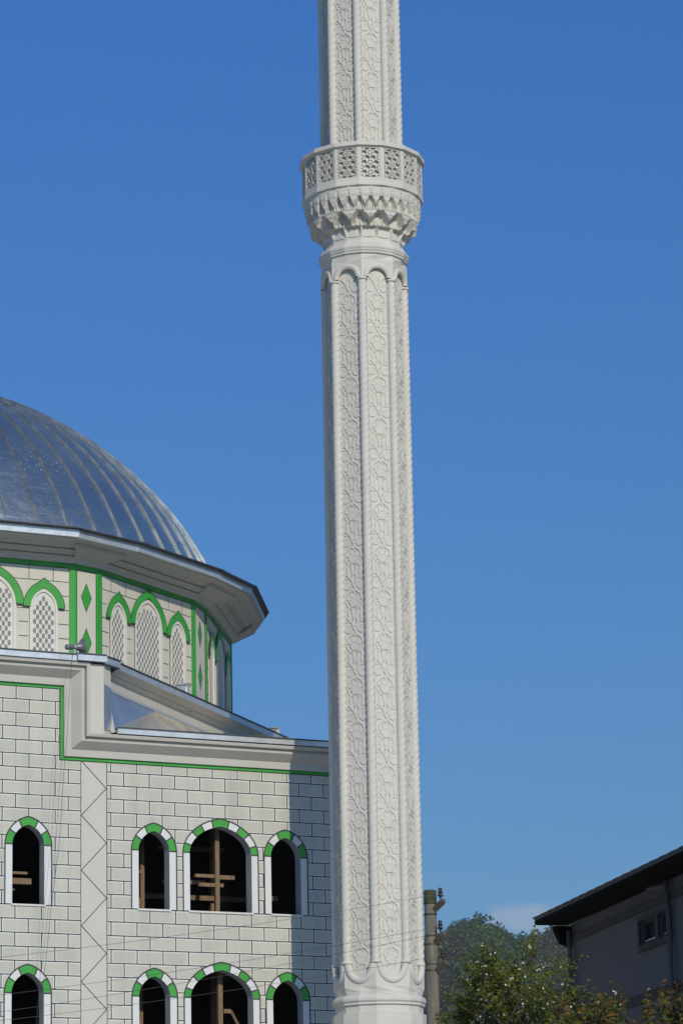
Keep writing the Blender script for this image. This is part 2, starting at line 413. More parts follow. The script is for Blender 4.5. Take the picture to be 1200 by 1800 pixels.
# window surrounds
def surround(u, k, dz, par):
    a, h, A, H = wdims(k); n = 40 if k == 'b' else 30
    inn = arch_pts(a, h, u, SPR+dz, n); out = arch_pts(A, H, u, SPR+dz, n)
    seg = 9 if k == 'b' else 5
    # share of the arc per voussoir (keystone wider)
    fr = [0]; ws = ([1]*4+[1.25]+[1]*4) if k == 'b' else [1, 1, 1.75, 1, 1]
    tot = sum(ws); acc = 0
    for w_ in ws: acc += w_; fr.append(round(acc/tot*n))
    if k == 's': fr = [0, 6, 11, 19, 24, 30]
    mb = MB(); y = -.004
    for s in range(seg):
        for i in range(fr[s], fr[s+1]):
            mb.add([(inn[i][0],y,inn[i][1]), (out[i][0],y,out[i][1]), (out[i+1][0],y,out[i+1][1]), (inn[i+1][0],y,inn[i+1][1])], [(0,1,2,3)], 1 if s % 2 == 0 else 0)
    zb, zs = SILL+dz, SPR+dz
    for sx in (-1, 1):
        x0, x1 = sorted((u+sx*a, u+sx*A))
        mb.add([(x0,y,zb),(x1,y,zb),(x1,y,zs),(x0,y,zs)], [(0,1,2,3)], 0)
    for s in range(seg+1):
        strip2(mb, inn[fr[s]], out[fr[s]], 0.032, 2, -.008)
    for i in range(n): strip2(mb, out[i], out[i+1], 0.032, 2, -.010)
    for sx in (-1, 1): strip2(mb, (u+sx*A, zb-.01), (u+sx*A, zs), 0.032, 2, -.009)
    return mb.build('painted_surround', [M_jamb, M_green, M_black], par)
for (u, k) in WINS:
    for dz in LEVELS[:2]:
        a = wdims(k)[0]
        rv = MB()
        op = opening(u, k, dz); n = len(op)
        # plastered inner reveal lining, slightly inside the opening
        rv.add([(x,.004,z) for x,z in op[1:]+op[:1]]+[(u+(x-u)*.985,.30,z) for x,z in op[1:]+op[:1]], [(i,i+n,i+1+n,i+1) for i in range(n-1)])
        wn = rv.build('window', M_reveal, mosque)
        surround(u, k, dz, wn)
        s_ = MB(); s_.box((u-a-.03,-.035,SILL+dz-.045), (u+a+.03,.28,SILL+dz+.0)); s_.build('sill', M_sill, wn)

# mortar courses beside and below windows are part of the ashlar; mouldings follow
PROF = [(0.0,.030,0),(.0,.05,1),(.055,.05,1),(.055,.10,0),(.27,.115,0),(.29,.15,0),(.43,.34,0),(.47,.34,0),(.475,.30,0),(.53,.30,0),(.535,.40,0),(.60,.42,0)]
# path on wall plane (u,z): outward normal of the frame is up / right
def frame_sweep(prof, mi_of):
    P = [(-26,16.43),(-7.71,16.43),(-7.71,14.70),(UE,14.70)]
    mb = MB(); rings = []
    for idx, (u, z) in enumerate(P):
        ring = []
        for (t, off, _) in prof:
            if idx == 0: q = (u, z+t)
            elif idx == 1: q = (u+t, z+t)
            elif idx == 2: q = (u+t, z+t)
            else: q = (u, z+t)
            ring.append((q[0], -off, q[1]))
        rings.append(ring)
    for i in range(3):
        for j in range(len(prof)-1):
            mb.add([rings[i][j], rings[i+1][j], rings[i+1][j+1], rings[i][j+1]], [(0,1,2,3)], prof[j+1][2] if mi_of else 0)
    # end closing cap
    for e in (0, 3):
        r_ = rings[e]; back = [(p[0], .0, p[2]) for p in r_]
        for j in range(len(prof)-1): mb.add([r_[j], r_[j+1], back[j+1], back[j]], [(0,1,2,3)], 0)
    return mb
frame_sweep([(.0,.0,0),(.0,.03,1),(.075,.03,1),(.075,.0,1)], True).build('green_band', [M_green, M_green], mosque)
# outline under the green band
ol = MB()
for a, b in (((-26,16.425),(-7.72,16.425)), ((-7.72,16.425),(-7.72,14.69)), ((-7.72,14.69),(UE,14.69))): strip2(ol, a, b, .018, 0, -.004)
ol.build('joint_outline', M_black, mosque)
frame_sweep([(.078,.0,0),(.078,.09,0),(.25,.10,0),(.27,.13,0),(.43,.33,0),(.47,.335,0),(.475,.30,0),(.535,.30,0),(.54,.40,0),(.60,.42,0),(.62,.42,0),(.62,.0,0)], False).build('cornice', M_eave, mosque)
def gutter(mb, pts, z, depth=.14, out=.05, top=.02, mi=0):
    """folded flashing along a polyline (local xy), outward on its right side"""
    for (x0,y0),(x1,y1) in zip(pts, pts[1:]):
        d = Vector((x1-x0, y1-y0, 0)).normalized(); nn = Vector((d.y, -d.x, 0))
        a = Vector((x0,y0,0)); b = Vector((x1,y1,0)); 
        lo = [a+nn*out, b+nn*out, b-nn*.06, a-nn*.06]
        mb.add([p+Vector((0,0,z-depth)) for p in lo]+[p+Vector((0,0,z)) for p in lo], [(3,2,1,0),(4,5,6,7),(0,1,5,4),(1,2,6,5),(2,3,7,6),(3,0,4,7)], mi)
        lo = [a+nn*(out+.03), b+nn*(out+.03), b-nn*.2, a-nn*.2]
        mb.add([p+Vector((0,0,z+.004)) for p in lo]+[p+Vector((0,0,z+.03)) for p in lo], [(3,2,1,0),(4,5,6,7),(0,1,5,4),(1,2,6,5),(2,3,7,6),(3,0,4,7)], mi+1)
# corner pier above the lower cornice
pr_ = MB()
pr_.loft([[(-7.12,-.36,z),(-6.72,-.36,z),(-6.44,-.12,z),(-6.44,.6,z),(-7.12,.6,z)] for z in (15.30,17.03)], cap0=True, cap1=True)
pr_.box((-7.20,-.30,15.14),(-7.124,.3,17.03))
pr_.build('corner_pier', M_paint, mosque)
gt = MB()
gutter(gt, [(-26,-.42),(-7.46,-.42)], 17.20)
gutter(gt, [(-7.44,-.47),(-6.70,-.47)], 17.22, .15)
gutter(gt, [(-6.695,-.46),(-6.20,-.06)], 17.19, .15)
gutter(gt, [(-6.20,.0),(2.02,7.85)], 17.15, .15)
gutter(gt, [(-6.38,-.42),(UE,-.42)], 15.47, .13)
gt.build('gutter', [M_galv, M_edge], mosque)
cs = MB()      # canted wall behind the corner roof
A0 = Vector((-6.44,.12,0)); A1 = Vector((1.75,8.0,0)); d45 = (A1-A0).normalized(); n45 = Vector((d45.y,-d45.x,0))
def p45(s, z, off=0): q = A0+d45*s+n45*off; return (q.x, q.y, z)
L45 = (A1-A0).length
cs.add([p45(0,15.2), p45(L45,15.2), p45(L45,17.0), p45(0,17.0)], [(0,1,2,3)])
for z0_, z1_, of0, of1 in ((16.80,16.86,.0,.10),(16.86,16.90,.10,.10),(16.90,17.0,.10,.26)):
    cs.add([p45(0,z0_,of0), p45(L45,z0_,of0), p45(L45,z1_,of1), p45(0,z1_,of1)], [(0,1,2,3)])
cs.build('canted_wall', M_eave, mosque)
rp = MB()   # upper roof sheet and corner roof
rp.add([(-26,-.4,17.10),(-6.72,-.4,17.10),(-6.3,-.05,17.08),(1.95,7.9,17.08),(1.95,12,17.35),(-26,12,17.35)], [(0,1,2,3,4,5)])
rp.add([(-6.4,-.40,15.44),(UE,-.40,15.44),(UE,20,15.6),(2.0,8.3,15.55),(-6.3,.3,15.6)], [(0,1,2,3,4)])
rp.build('roof_sheet', M_galv, mosque)
M_cor1 = mat('corner_sheet_metal', (0.62, 0.64, 0.64), 0.36, 0.12, 1.5, metal=0.85, bump=0.02, bscale=2.2)
M_cor2 = mat('warm_reflection_sheet', (0.70, 0.61, 0.46), 0.30, 0.15, 1.3, metal=0.6, bump=0.05, bscale=1.4, col2=(0.95, 0.87, 0.68), stretch=(1, 1, 2.5))  # warm tint and pale streaks imitate sunlight reflected in the sheet
cl = MB()
zs_ = 16.50
Pa, Pb, Pc = p45(.0, zs_, .03), p45(2.9, zs_-.02, .03), p45(L45, 16.45, .03)
Ga, Gb, Gc = (-6.38, -.22, 15.50), (-5.75, -.36, 15.48), (UE, -.36, 15.47)
cl.add([Pa, Pb, Gb, Ga], [(3,2,1,0)], 0)
cl.add([(-6.45,-.15,15.40), (-6.30,-.36,15.40), Ga, Pa, (-6.45,-.15,16.5)], [(0,1,2), (0,2,3), (0,3,4)], 3)
cl.add([Pb, Pc, Gc, Gb], [(3,2,1,0)], 1)
cl.add([p45(0,zs_-.02,.05), p45(L45,16.45,.05), p45(L45,16.50,.03), p45(0,zs_+.05,.03)], [(0,1,2,3)], 2)
cl.build('corner_cladding', [M_cor1, M_cor2, M_galv, M_eave], mosque)
pm = MB()   # sheet upstand folded on the pier's splay
pm.add([(-6.70,-.352,15.44),(-6.43,-.125,15.44),(-6.43,-.125,16.50),(-6.70,-.352,16.56)], [(0,1,2,3)])
pm.v = [(x+.006, y-.008, z) for x,y,z in pm.v]
pm.build('pier_flashing', M_cor1, mosque)

# ------------------------------ drum
CX, CY = -9.11, 10.56
Vh = [(2.18,9.51),(2.92,9.24),(6.59,6.83),(7.25,6.06),(9.64,2.41),(9.80,1.75)]
Eh = [(1.80,10.6),(3.77,9.76),(6.84,7.77),(8.40,6.40),(10.0,3.70),(10.55,1.80)]
def ringify(h):
    q = h+[(x,-y) for x,y in reversed(h)]
    q = q+[(-x,y) for x,y in reversed(q)]
    return q        # clockwise from front right
VW = ringify(Vh); VE = ringify(Eh); ND = len(VW)
ZT = 19.85
def loc2(p): return (CX+p[0], CY-p[1])
def lerp_ring(t, z): return [(CX+a[0]+(b[0]-a[0])*t, CY-(a[1]+(b[1]-a[1])*t), z) for a, b in zip(VW, VE)]
dm = MB()
dm.loft([lerp_ring(0,17.12), lerp_ring(0,ZT)])
drum = dm.build('drum_wall', M_drum, mosque)
ec = MB()
prof = [(0,19.84),(.10,19.84),(.13,19.93),(.20,19.965),(.20,19.985),(.16,19.985),(.16,20.005),(.26,20.01),(.30,20.06),(.39,20.09),(.39,20.11),(.35,20.11),(.35,20.13),(.55,20.135),(.62,20.19),(.95,20.23),(.97,20.40)]
ec.loft([lerp_ring(t, z) for t, z in prof])
ec.build('drum_cornice', M_eave, mosque)
dr = MB()
dr.loft([lerp_ring(1.03,20.425), lerp_ring(-.12,20.62)])
dr.build('drum_roof_sheet', M_galv, mosque)
dg = MB()
er = [Vector(p) for p in lerp_ring(1.0, 0)]
for i in range(ND):
    a, b = er[i], er[(i+1) % ND]
    zz = 20.42 + (.012 if i % 2 else 0)
    ext = .06 if i % 2 else .0
    d = (b-a).normalized(); a2 = a-d*ext; b2 = b+d*ext
    # ring order is clockwise seen from above: outward is on the left of travel
    gutter(dg, [(b2.x, b2.y), (a2.x, a2.y)], zz, .19, .03+.012*(i % 2)) if (d.x*(a.y-CY)-d.y*(a.x-CX)) < 0 else gutter(dg, [(a2.x, a2.y), (b2.x, b2.y)], zz, .19, .03+.012*(i % 2))
dg.build('drum_gutter', [M_galv, M_edge], mosque)

# faces of the drum that carry windows: unit vectors
def face_frame(i):
    a = Vector(loc2(VW[i])); b = Vector(loc2(VW[(i+1) % ND]))
    mid = (a+b)/2
    if (b-a).cross(mid-Vector((CX,CY))) > 0: a, b = b, a   # want a on the left seen from outside
    d = (b-a); L = d.length; d.normalize()
    return mid, d, L
def lattice(w, h, zb, zs, name):
    """pierced plaster panel with a pointed head, holes in a diagonal lattice"""
    outl = [(-w,zb),(w,zb)]+arch_pts(w, h, 0, zs, 16)
    sx, sz = .155, .235; holes = []
    nz = int((zs+h-zb)/sz*2)+3
    for r in range(nz):
        z = zb+.12+r*sz/2
        for c in range(-8, 9):
            x = c*sx+(sx/2 if r % 2 else 0)
            hw, hh = .047, .074
            def ok(px, pz):
                if abs(px) > w-.012: return False
                if pz < zb+.02: return False
                if pz <= zs: return True
                t = min(1, abs(px)/w); return pz < zs+h*(0.8*(1-t**2.2)**.5+0.2*(1-t))-.03
            if all(ok(x+q[0], z+q[1]) for q in ((hw,0),(-hw,0),(0,hh),(0,-hh),(hw*.6,hh*.7),(-hw*.6,hh*.7))):
                holes.append([(x+hw*math.cos(t_)*(1), z+hh*math.sin(t_)) for t_ in [math.pi/4*k_ for k_ in range(8)]])
    V, F = cdt_fill(outl, holes)
    mb = MB()
    mb.add([(v.x,-.012,v.y) for v in V], F, 0)
    for h_ in holes:
        n = len(h_)
        mb.add([(x,-.012,z) for x,z in h_]+[(x,.03,z) for x,z in h_], [(i,i+n,(i+1)%n+n,(i+1)%n) for i in range(n)], 0)
    n = len(outl)
    mb.add([(x,.002-.006,z) for x,z in outl], [tuple(range(n))], 1)
    me = mb
    return me
DZB = 17.12
BIGW, BIGH, BIGZ = .56, .66, 18.70
SMW, SMH, SMZ = .30, .40, 18.66
lat_b = lattice(BIGW, BIGH, DZB, BIGZ, 'b'); lat_s = lattice(SMW, SMH, DZB, SMZ, 's')
lat_bo = lat_so = None
def green_arch(mb, x0, wi, hi, wo, ho, zs, y):
    n = 28; inn = arch_pts(wi, hi, x0, zs, n); out = arch_pts(wo, ho, x0, zs, n)
    # a drawn out tip
    def tip(P, w_, e): return [(x, z+e*max(0, 1-abs(x-x0)/(w_*.30))**1.5) for x, z in P]
    out = tip(out, wo, .07); inn = tip(inn, wi, .03)
    for i in range(n):
        mb.add([(inn[i][0],y,inn[i][1]),(out[i][0],y,out[i][1]),(out[i+1][0],y,out[i+1][1]),(inn[i+1][0],y,inn[i+1][1])], [(0,1,2,3)], 0)
        strip2(mb, out[i], out[i+1], .017, 1, y-.003)
    strip2(mb, inn[0], out[0], .017, 1, y-.003); strip2(mb, inn[n], out[n], .017, 1, y-.003)
def frame_strip(mb, x0, wi, wo, h, zs, y, mi):
    n = 20; inn = arch_pts(wi, h, x0, zs, n); out = arch_pts(wo, h+(wo-wi), x0, zs, n)
    inn = [(x0+wi, DZB)]+inn+[(x0-wi, DZB)]; out = [(x0+wo, DZB)]+out+[(x0-wo, DZB)]
    for i in range(len(inn)-1):
        mb.add([(inn[i][0],y,inn[i][1]),(out[i][0],y,out[i][1]),(out[i+1][0],y,out[i+1][1]),(inn[i+1][0],y,inn[i+1][1])], [(0,1,2,3)], mi)
        mb.add([(inn[i][0],y,inn[i][1]),(inn[i+1][0],y,inn[i+1][1]),(inn[i+1][0],0,inn[i+1][1]),(inn[i][0],0,inn[i][1])], [(3,2,1,0)], mi)
for i in (ND-5, ND-1, 1, 3):
    # face i runs between vertices i and i+1; wide faces only
    mid, d, L = face_frame(i)
    ang = math.atan2(d.y, d.x)
    H2 = L/2
    ft = empty('tmp'); bpy.data.objects.remove(ft)
    ff = MB(); y = -.004
    lines = [19.36-.36*k_ for k_ in range(7)]
    # green top band and side strips
    ff.add([(-H2,-.02,19.73),(H2,-.02,19.73),(H2,-.02,19.845),(-H2,-.02,19.845)], [(0,1,2,3)], 0)
    ff.add([(-H2,-.02,19.73),(-H2,0,19.73),(H2,0,19.73),(H2,-.02,19.73)], [(0,1,2,3)], 0)
    for sx in (-1, 1):
        x0, x1 = sorted((sx*(H2-.14), sx*(H2+.004)))
        ff.box((x0,-.03,17.12),(x1,.0,19.84), 0)
    strip2(ff, (-H2+.14,19.72),(H2-.14,19.72),.017,1,-.006)
    strip2(ff, (-H2+.15,19.36),(-.44,19.36),.017,1,y); strip2(ff, (.44,19.36),(H2-.15,19.36),.017,1,y)
    for x in (-1.62,-.98,.98,1.62): strip2(ff, (x,19.37),(x,19.72),.017,1,y)
    for z in (19.0,):
        strip2(ff, (-H2+.15,z),(-1.84,z),.017,1,y); strip2(ff, (1.84,z),(H2-.15,z),.017,1,y)
    for k_ in range(6):
        z = 18.64-.36*k_
        if k_ > 0:
            strip2(ff, (-.96,z),(-.72,z),.02,1,y); strip2(ff, (.72,z),(.96,z),.02,1,y)
        strip2(ff, (-H2+.15,z),(-1.74,z),.02,1,y); strip2(ff, (1.74,z),(H2-.15,z),.02,1,y)
    strip2(ff, (-.84,18.62),(-.60,18.62),.014,1,y); strip2(ff, (.60,18.62),(.84,18.62),.014,1,y)
    frame_strip(ff, 0, BIGW, .64, BIGH, BIGZ, -.055, 2)
    frame_strip(ff, -1.36, SMW, .375, SMH, SMZ, -.055, 2); frame_strip(ff, 1.36, SMW, .375, SMH, SMZ, -.055, 2)
    green_arch(ff, 0, .62, .76, .83, .95, 18.70, -.065)
    green_arch(ff, -1.36, .355, .47, .545, .68, 18.66, -.070); green_arch(ff, 1.36, .355, .47, .545, .68, 18.66, -.070)
    fo = ff.build('painted_arcade', [M_green, M_black, M_latt], mosque)
    fo.location = (mid.x, mid.y, 0); fo.rotation_euler = (0,0,ang)
    nrm = Vector((d.y,-d.x))
    for x0, src in ((0,'b'),(-1.36,'s'),(1.36,'s')):
        if src == 'b':
            if lat_bo is None: lat_bo = lat_b.build('lattice_window', [M_latt, M_glass], fo); lo_ = lat_bo
            else: lo_ = dup(lat_bo, fo)
        else:
            if lat_so is None: lat_so = lat_s.build('lattice_window', [M_latt, M_glass], fo); lo_ = lat_so
            else: lo_ = dup(lat_so, fo)
        lo_.location = (x0, -.006, 0)
for i in (ND-2, 0, 2, 4):
    cbk = MB(); tt0, tt1 = .10, .70
    P_ = [lerp_ring(t_, 0) for t_ in (tt0, tt1)]; j_ = (i+1) % ND
    q4 = [Vector(P_[0][i]), Vector(P_[0][j_]), Vector(P_[1][j_]), Vector(P_[1][i])]
    cbk.loft([[(q.x, q.y, z) for q, z in zip(q4, zz)] for zz in ((19.93,19.93,20.10,20.10), (20.24,20.24,20.24,20.24))], cap0=True)
    cbk.build('cornice_block', M_eave, mosque)
    # narrow canted pilasters with two green diamonds
    mid, d, L = face_frame(i); ang = math.atan2(d.y, d.x); H2 = L/2
    pf = MB()
    pf.add([(-H2,-.012,19.72),(H2,-.012,19.72),(H2,-.012,19.84),(-H2,-.012,19.84)], [(0,1,2,3)], 0)
    pf.add([(-H2,-.014,17.12),(-H2+.07,-.014,17.12),(-H2+.07,-.014,19.72),(-H2,-.014,19.72)], [(0,1,2,3)], 0)
    pf.add([(H2-.07,-.014,17.12),(H2,-.014,17.12),(H2,-.014,19.72),(H2-.07,-.014,19.72)], [(0,1,2,3)], 0)
    strip2(pf, (-H2+.075,17.12),(-H2+.075,19.71),.017,1,-.016); strip2(pf, (H2-.075,17.12),(H2-.075,19.71),.017,1,-.016); strip2(pf, (-H2+.07,19.715),(H2-.07,19.715),.017,1,-.018)
    hw = .17
    for zc in (19.04, 17.90):
        q = [(0,zc-.36),(hw,zc),(0,zc+.36),(-hw,zc)]
        pf.add([(x,-.006,z) for x,z in q], [(0,1,2,3)], 0)
        for a in range(4): strip2(pf, q[a], q[(a+1)%4], .014, 1, -.009)
    po = pf.build('diamond_pilaster', [M_green, M_black], mosque)
    po.location = (mid.x, mid.y, 0); po.rotation_euler = (0,0,ang)

# ------------------------------ dome
DCX, DCY = -8.91, 10.36
DR, DH, DZ = 10.0, 9.56, 17.02
def dome_pt(az, el, k=1.0): # az around, el from horizon
    return (DCX+DR*k*math.cos(el)*math.sin(az), DCY-DR*k*math.cos(el)*math.cos(az), DZ+DH*k*math.sin(el))
el0 = math.asin((20.5-DZ)/DH); NS = 66
do = MB(); rings = []
for i in range(29):
    e = el0+(math.pi/2-.01-el0)*i/28
    rings.append([dome_pt(-2*math.pi*j/(NS*3), e) for j in range(NS*3)])
do.loft([r_[::-1] for r_ in rings], cap1=False)
dome = do.build('dome', M_dome, mosque, smooth=True)
se = MB(); rs2 = random.Random(11)
for j in range(NS):
    az = 2*math.pi*(j+.25)/NS
    jit = 0
    pts = [dome_pt(az, el0+(R(84)-el0)*i/26, 1.0022+rs2.uniform(-.0004,.0006)) for i in range(27)]
    # standing seam: slim upright rib of rectangular section
    rg = []
    for i, p in enumerate(pts):
        ta = Vector((math.cos(az), math.sin(az), 0)); e = el0+(R(84)-el0)*i/26
        hw = .014 if e < R(70) else .018
        no = Vector((math.sin(az)*math.cos(e), -math.cos(az)*math.cos(e), math.sin(e)))
        p = Vector(p)
        rg.append([p-ta*hw-no*.02, p+ta*hw-no*.02, p+ta*hw*.7+no*.032, p-ta*hw*.7+no*.032])
    se.loft(rg)
# staggered cross laps between the seams
for j in range(NS):
    a0, a1 = 2*math.pi*(j+.25)/NS, 2*math.pi*(j+1.25)/NS
    for r_ in range(7):
        e = el0+.075+r_*.118+(.012*((j*7+r_*3) % 5-2))
        if e > R(74): continue
        for s in range(3):
            b0 = a0+(a1-a0)*s/3; b1 = a0+(a1-a0)*(s+1)/3
            P = [dome_pt(b0, e, 1.0002), dome_pt(b1, e, 1.0002), dome_pt(b1, e+.0020, 1.0006), dome_pt(b0, e+.0020, 1.0006)]
            se.add(P, [(0,1,2,3)], 1); se.add([P[3],P[2],dome_pt(b1,e+.0030,1.0002),dome_pt(b0,e+.0030,1.0002)], [(0,1,2,3)], 1)
se.build('standing_seams', [M_seam, M_lap], dome)

# small outlet boxes on the flashing at the drum foot
for s, sc in ((4.45,1.0), (L45-.35,.8)):
    b = MB()
    b.box((-.16*sc,-.10,0),(.16*sc,.10,.22*sc)); b.box((-.20*sc,-.13,.22*sc),(.20*sc,.13,.26*sc))
    b.box((-.03,-.14,-.02),(.02,-.10,.25*sc))
    ob = b.build('roof_outlet', M_galv, mosque); ob.location = p45(s, 17.17, .16); ob.rotation_euler = (0,0,math.atan2(d45.y,d45.x))
tr = MB()
tr.add([p45(2.6,17.18,-.1), p45(6.2,17.18,-.1), p45(6.2,17.42,-.5), p45(2.6,17.42,-.5)], [(0,1,2,3)])
tr.build('roof_apron', M_galv, mosque)

# ---------------------------------------------------------------- timbers seen in the openings (loose building material)
Mw = Matrix.Translation((0,78.3,0)) @ Matrix.Rotation(WANG, 4, 'Z')
def timber(name, label, items, group=None):
    p0 = Mw @ Vector(items[0][0]); e = empty(name, (p0.x,p0.y,0), WANG)
    tag(e, label, 'timber', group)
    inv = Matrix.Rotation(-WANG,4,'Z') @ Matrix.Translation((-p0.x,-p0.y,0))
    for kind, *rest in [(it[2], it[0], it[1]) for it in items]:
        a, b = rest; A = inv @ Mw @ Vector(a); B = inv @ Mw @ Vector(b)
        mb = MB(); mb.box(A, B); mb.build(kind, M_wood, e)
    return e
Fz = 10.66
Fl = 7.11
timber('timber_prop', 'upright timber prop with crossed planks in the wide upper window opening', [
    ((-3.42,.50,Fz),(-3.31,.60,13.6),'post'), ((-4.30,1.25,Fz),(-4.16,1.37,13.2),'post'),
    ((-4.75,.62,11.92),(-3.65,.72,12.02),'plank'), ((-4.02,.36,12.06),(-3.50,.48,12.14),'plank'), ((-3.32,.62,12.07),(-2.85,.72,12.17),'plank'), ((-3.86,.52,11.86),(-3.20,.60,11.95),'plank')])
timber('timber_prop', 'stacked plank ends at the left edge of the narrow upper opening beside the zigzag strip', [
    ((-5.78,.42,Fz),(-5.68,.55,12.0),'post'), ((-5.9,.40,12.10),(-5.40,.50,12.16),'plank'), ((-5.70,.56,11.78),(-5.45,.66,11.9),'plank'), ((-5.60,.40,Fz),(-5.46,.46,11.5),'plank')])
timber('timber_rail', 'three short horizontal planks in the leftmost upper window opening', [
    ((-9.2,.34,11.70),(-8.30,.44,11.84),'plank'), ((-9.2,.50,11.96),(-8.34,.58,12.02),'plank'), ((-9.2,.46,11.56),(-8.68,.52,11.60),'plank')])
lowp = timber('timber_prop', 'upright timber prop with a slanting brace in the wide lower window opening', [
    ((-3.38,.50,7.1),(-3.26,.62,10.2),'post'), ((-4.30,1.0,7.1),(-4.12,1.12,10.0),'post'), ((-3.23,.50,8.78),(-3.04,.58,8.88),'plank')])
bm_ = MB(); A = Vector((-3.02+3.40,-.0,8.82)); 
bm_.tube([(.36,.05,8.84),(.80,.10,8.10)], .04, 4); bm_.build('brace', M_wood, lowp)

timber('timber_scaffold', 'dim timber scaffold rails deep inside the upper row of openings', [
    ((-5.9,2.2,11.75),(-1.2,2.3,11.87),'rail'), ((-5.05,2.3,Fz),(-4.93,2.42,14.7),'post'), ((-2.75,2.3,Fz),(-2.63,2.42,14.7),'post'),
    ((-1.62,1.5,Fz),(-1.50,1.62,14.2),'post'), ((-2.2,1.4,11.70),(-1.3,1.5,11.82),'rail'), ((-5.12,1.2,Fz),(-5.02,1.3,14.2),'post'), ((-4.2,2.25,13.0),(-2.4,2.33,13.1),'rail')])
timber('timber_scaffold', 'dim timber scaffold posts deep inside the lower row of openings', [
    ((-5.15,1.3,Fl),(-5.03,1.42,11.0-.6),'post'), ((-5.9,2.2,8.2),(-1.2,2.3,8.32),'rail'), ((-2.9,2.0,Fl),(-2.78,2.12,10.4),'post'), ((-4.0,1.9,Fl),(-3.9,2.0,10.4),'post')])
# ---------------------------------------------------------------- loudspeaker and its cable
sp = Mw @ Vector((-7.40,-.36,17.24))
horn = empty('loudspeaker', tuple(sp), WANG+R(8))
tag(horn, 'grey horn loudspeaker on the roof edge in front of the painted diamond', 'loudspeaker')
hp = MB(); prof_h = [(-.30,.0),(-.30,.062),(-.27,.068),(-.14,.068),(-.13,.055),(-.09,.055),(-.06,.062),(.02,.085),(.08,.11),(.13,.15),(.165,.20),(.17,.215),(.155,.20),(.07,.09),(.0,.03)]
hp.loft([[(x, r_*math.cos(2*math.pi*k/24), r_*math.sin(2*math.pi*k/24)+.20) for k in range(24)] for x, r_ in prof_h])
hbd = hp.build('horn', M_horn, horn, smooth=True); hbd.rotation_euler = (0, R(-6), 0); hbd.location = (0,0,-.02)
bk = MB(); bk.box((-.10,-.03,0),(-.06,.03,.16)); bk.box((-.14,-.05,-.015),(-.02,.05,.01)); bk.box((-.115,-.075,.13),(-.085,.075,.22)); bk.build('bracket', M_galv, horn)
cb = MB()
CP = [(-7.573,17.26,.50),(-7.60,16.9,.47),(-7.645,16.137,.42),(-7.702,15.021,.42),(-7.774,14.285,.42),(-7.873,12.636,.40),(-8.085,11.002,.4),(-8.183,10.06,.4),(-8.294,9.124,.4),(-8.418,8.0,.4),(-8.6,5.0,.3)]
cb.tube([Mw @ Vector((u,-o,z)) for u,z,o in CP], .0045, 4)
tag(cb.build('hanging_cable', M_wire), 'thin black cable dangling from the loudspeaker down the painted wall, dark right-hand one', 'cable')
cb = MB()
cb.tube([Mw @ Vector((u-.12-.10*math.sin(i*.5),-o,z)) for i,(u,z,o) in enumerate(CP[1:])], .0035, 4)
tag(cb.build('hanging_cable', M_wire2), 'fainter grey cable hanging just left of the black cable on the painted wall', 'cable')

# ---------------------------------------------------------------- minaret
minaret = empty('minaret', (0.623, 74.657, 0.0202)); minaret.scale = (0.9874, 0.9874, 0.9874); minaret.rotation_euler = (0, .0024, 0)
tag(minaret, 'tall off-white carved stone minaret with a latticed balcony and twisted rope mouldings', 'minaret')
A8 = [R(-3.5+45*k) for k in range(8)]
def dv(az, r, z=0): return (r*math.sin(az), -r*math.cos(az), z)
def poly16(rc, rm, z): # corners on octagon corners and mid faces
    out = []
    for k in range(16):
        az = R(-3.5+22.5*k); out.append(dv(az, rc if k % 2 == 0 else rm, z))
    return out
C22 = math.cos(R(22.5))
RC = .99; PA = RC*C22
ZB, ZU = 9.646, 26.671
sh = MB()
sh.loft([poly16(RC, PA, 8.9), poly16(RC, PA, 27.1)])
shaft = sh.build('shaft', M_stone, minaret)
us = MB(); us.loft([poly16(.945, .945*C22, 29.0), poly16(.945, .945*C22, 44)])
us.loft([poly16(1.02,1.02,44), poly16(1.08,1.08,44.2), poly16(1.0,1.0,44.5), poly16(.05,.05,51)], cap1=True)
upper = us.build('upper_shaft', M_stone, minaret)
# rope column
def rope(z0, z1, r=.112, name='rope_column'):
    mb = MB(); n = 20; step = .032; rings = []; k = int((z1-z0)/step)
    for i in range(k+1):
        z = z0+(z1-z0)*i/k; ring = []
        for j in range(n):
            a = 2*math.pi*j/n
            ph = 4*a-z*2*math.pi/.175
            s = abs(math.sin(ph/2))**.6
            rr_ = r*(.80+.22*s)
            ring.append((rr_*math.cos(a), rr_*math.sin(a), z))
        rings.append(ring)
    mb.loft(rings)
    # short plain collars at the ends
    for zc in (z0+.02, z1-.02):
        mb.loft([[(rr_*math.cos(2*math.pi*j/16), rr_*math.sin(2*math.pi*j/16), z) for j in range(16)] for rr_, z in ((.10,zc-.035),(.135,zc-.03),(.135,zc+.03),(.10,zc+.035))])
    return mb
rc0 = rope(ZB, ZU).build('rope_column', M_stone, shaft, smooth=True)
rc1 = rope(29.2, 38.0).build('rope_column', M_stone, upper, smooth=True)
for k, az in enumerate(A8):
    x, y, _ = dv(az, RC); a = rc0 if k == 0 else dup(rc0, shaft); a.location = (x, y, 0); a.rotation_euler = (0,0,az)
    x, y, _ = dv(az, .945); a = rc1 if k == 0 else dup(rc1, upper); a.location = (x, y, 0); a.rotation_euler = (0,0,az)
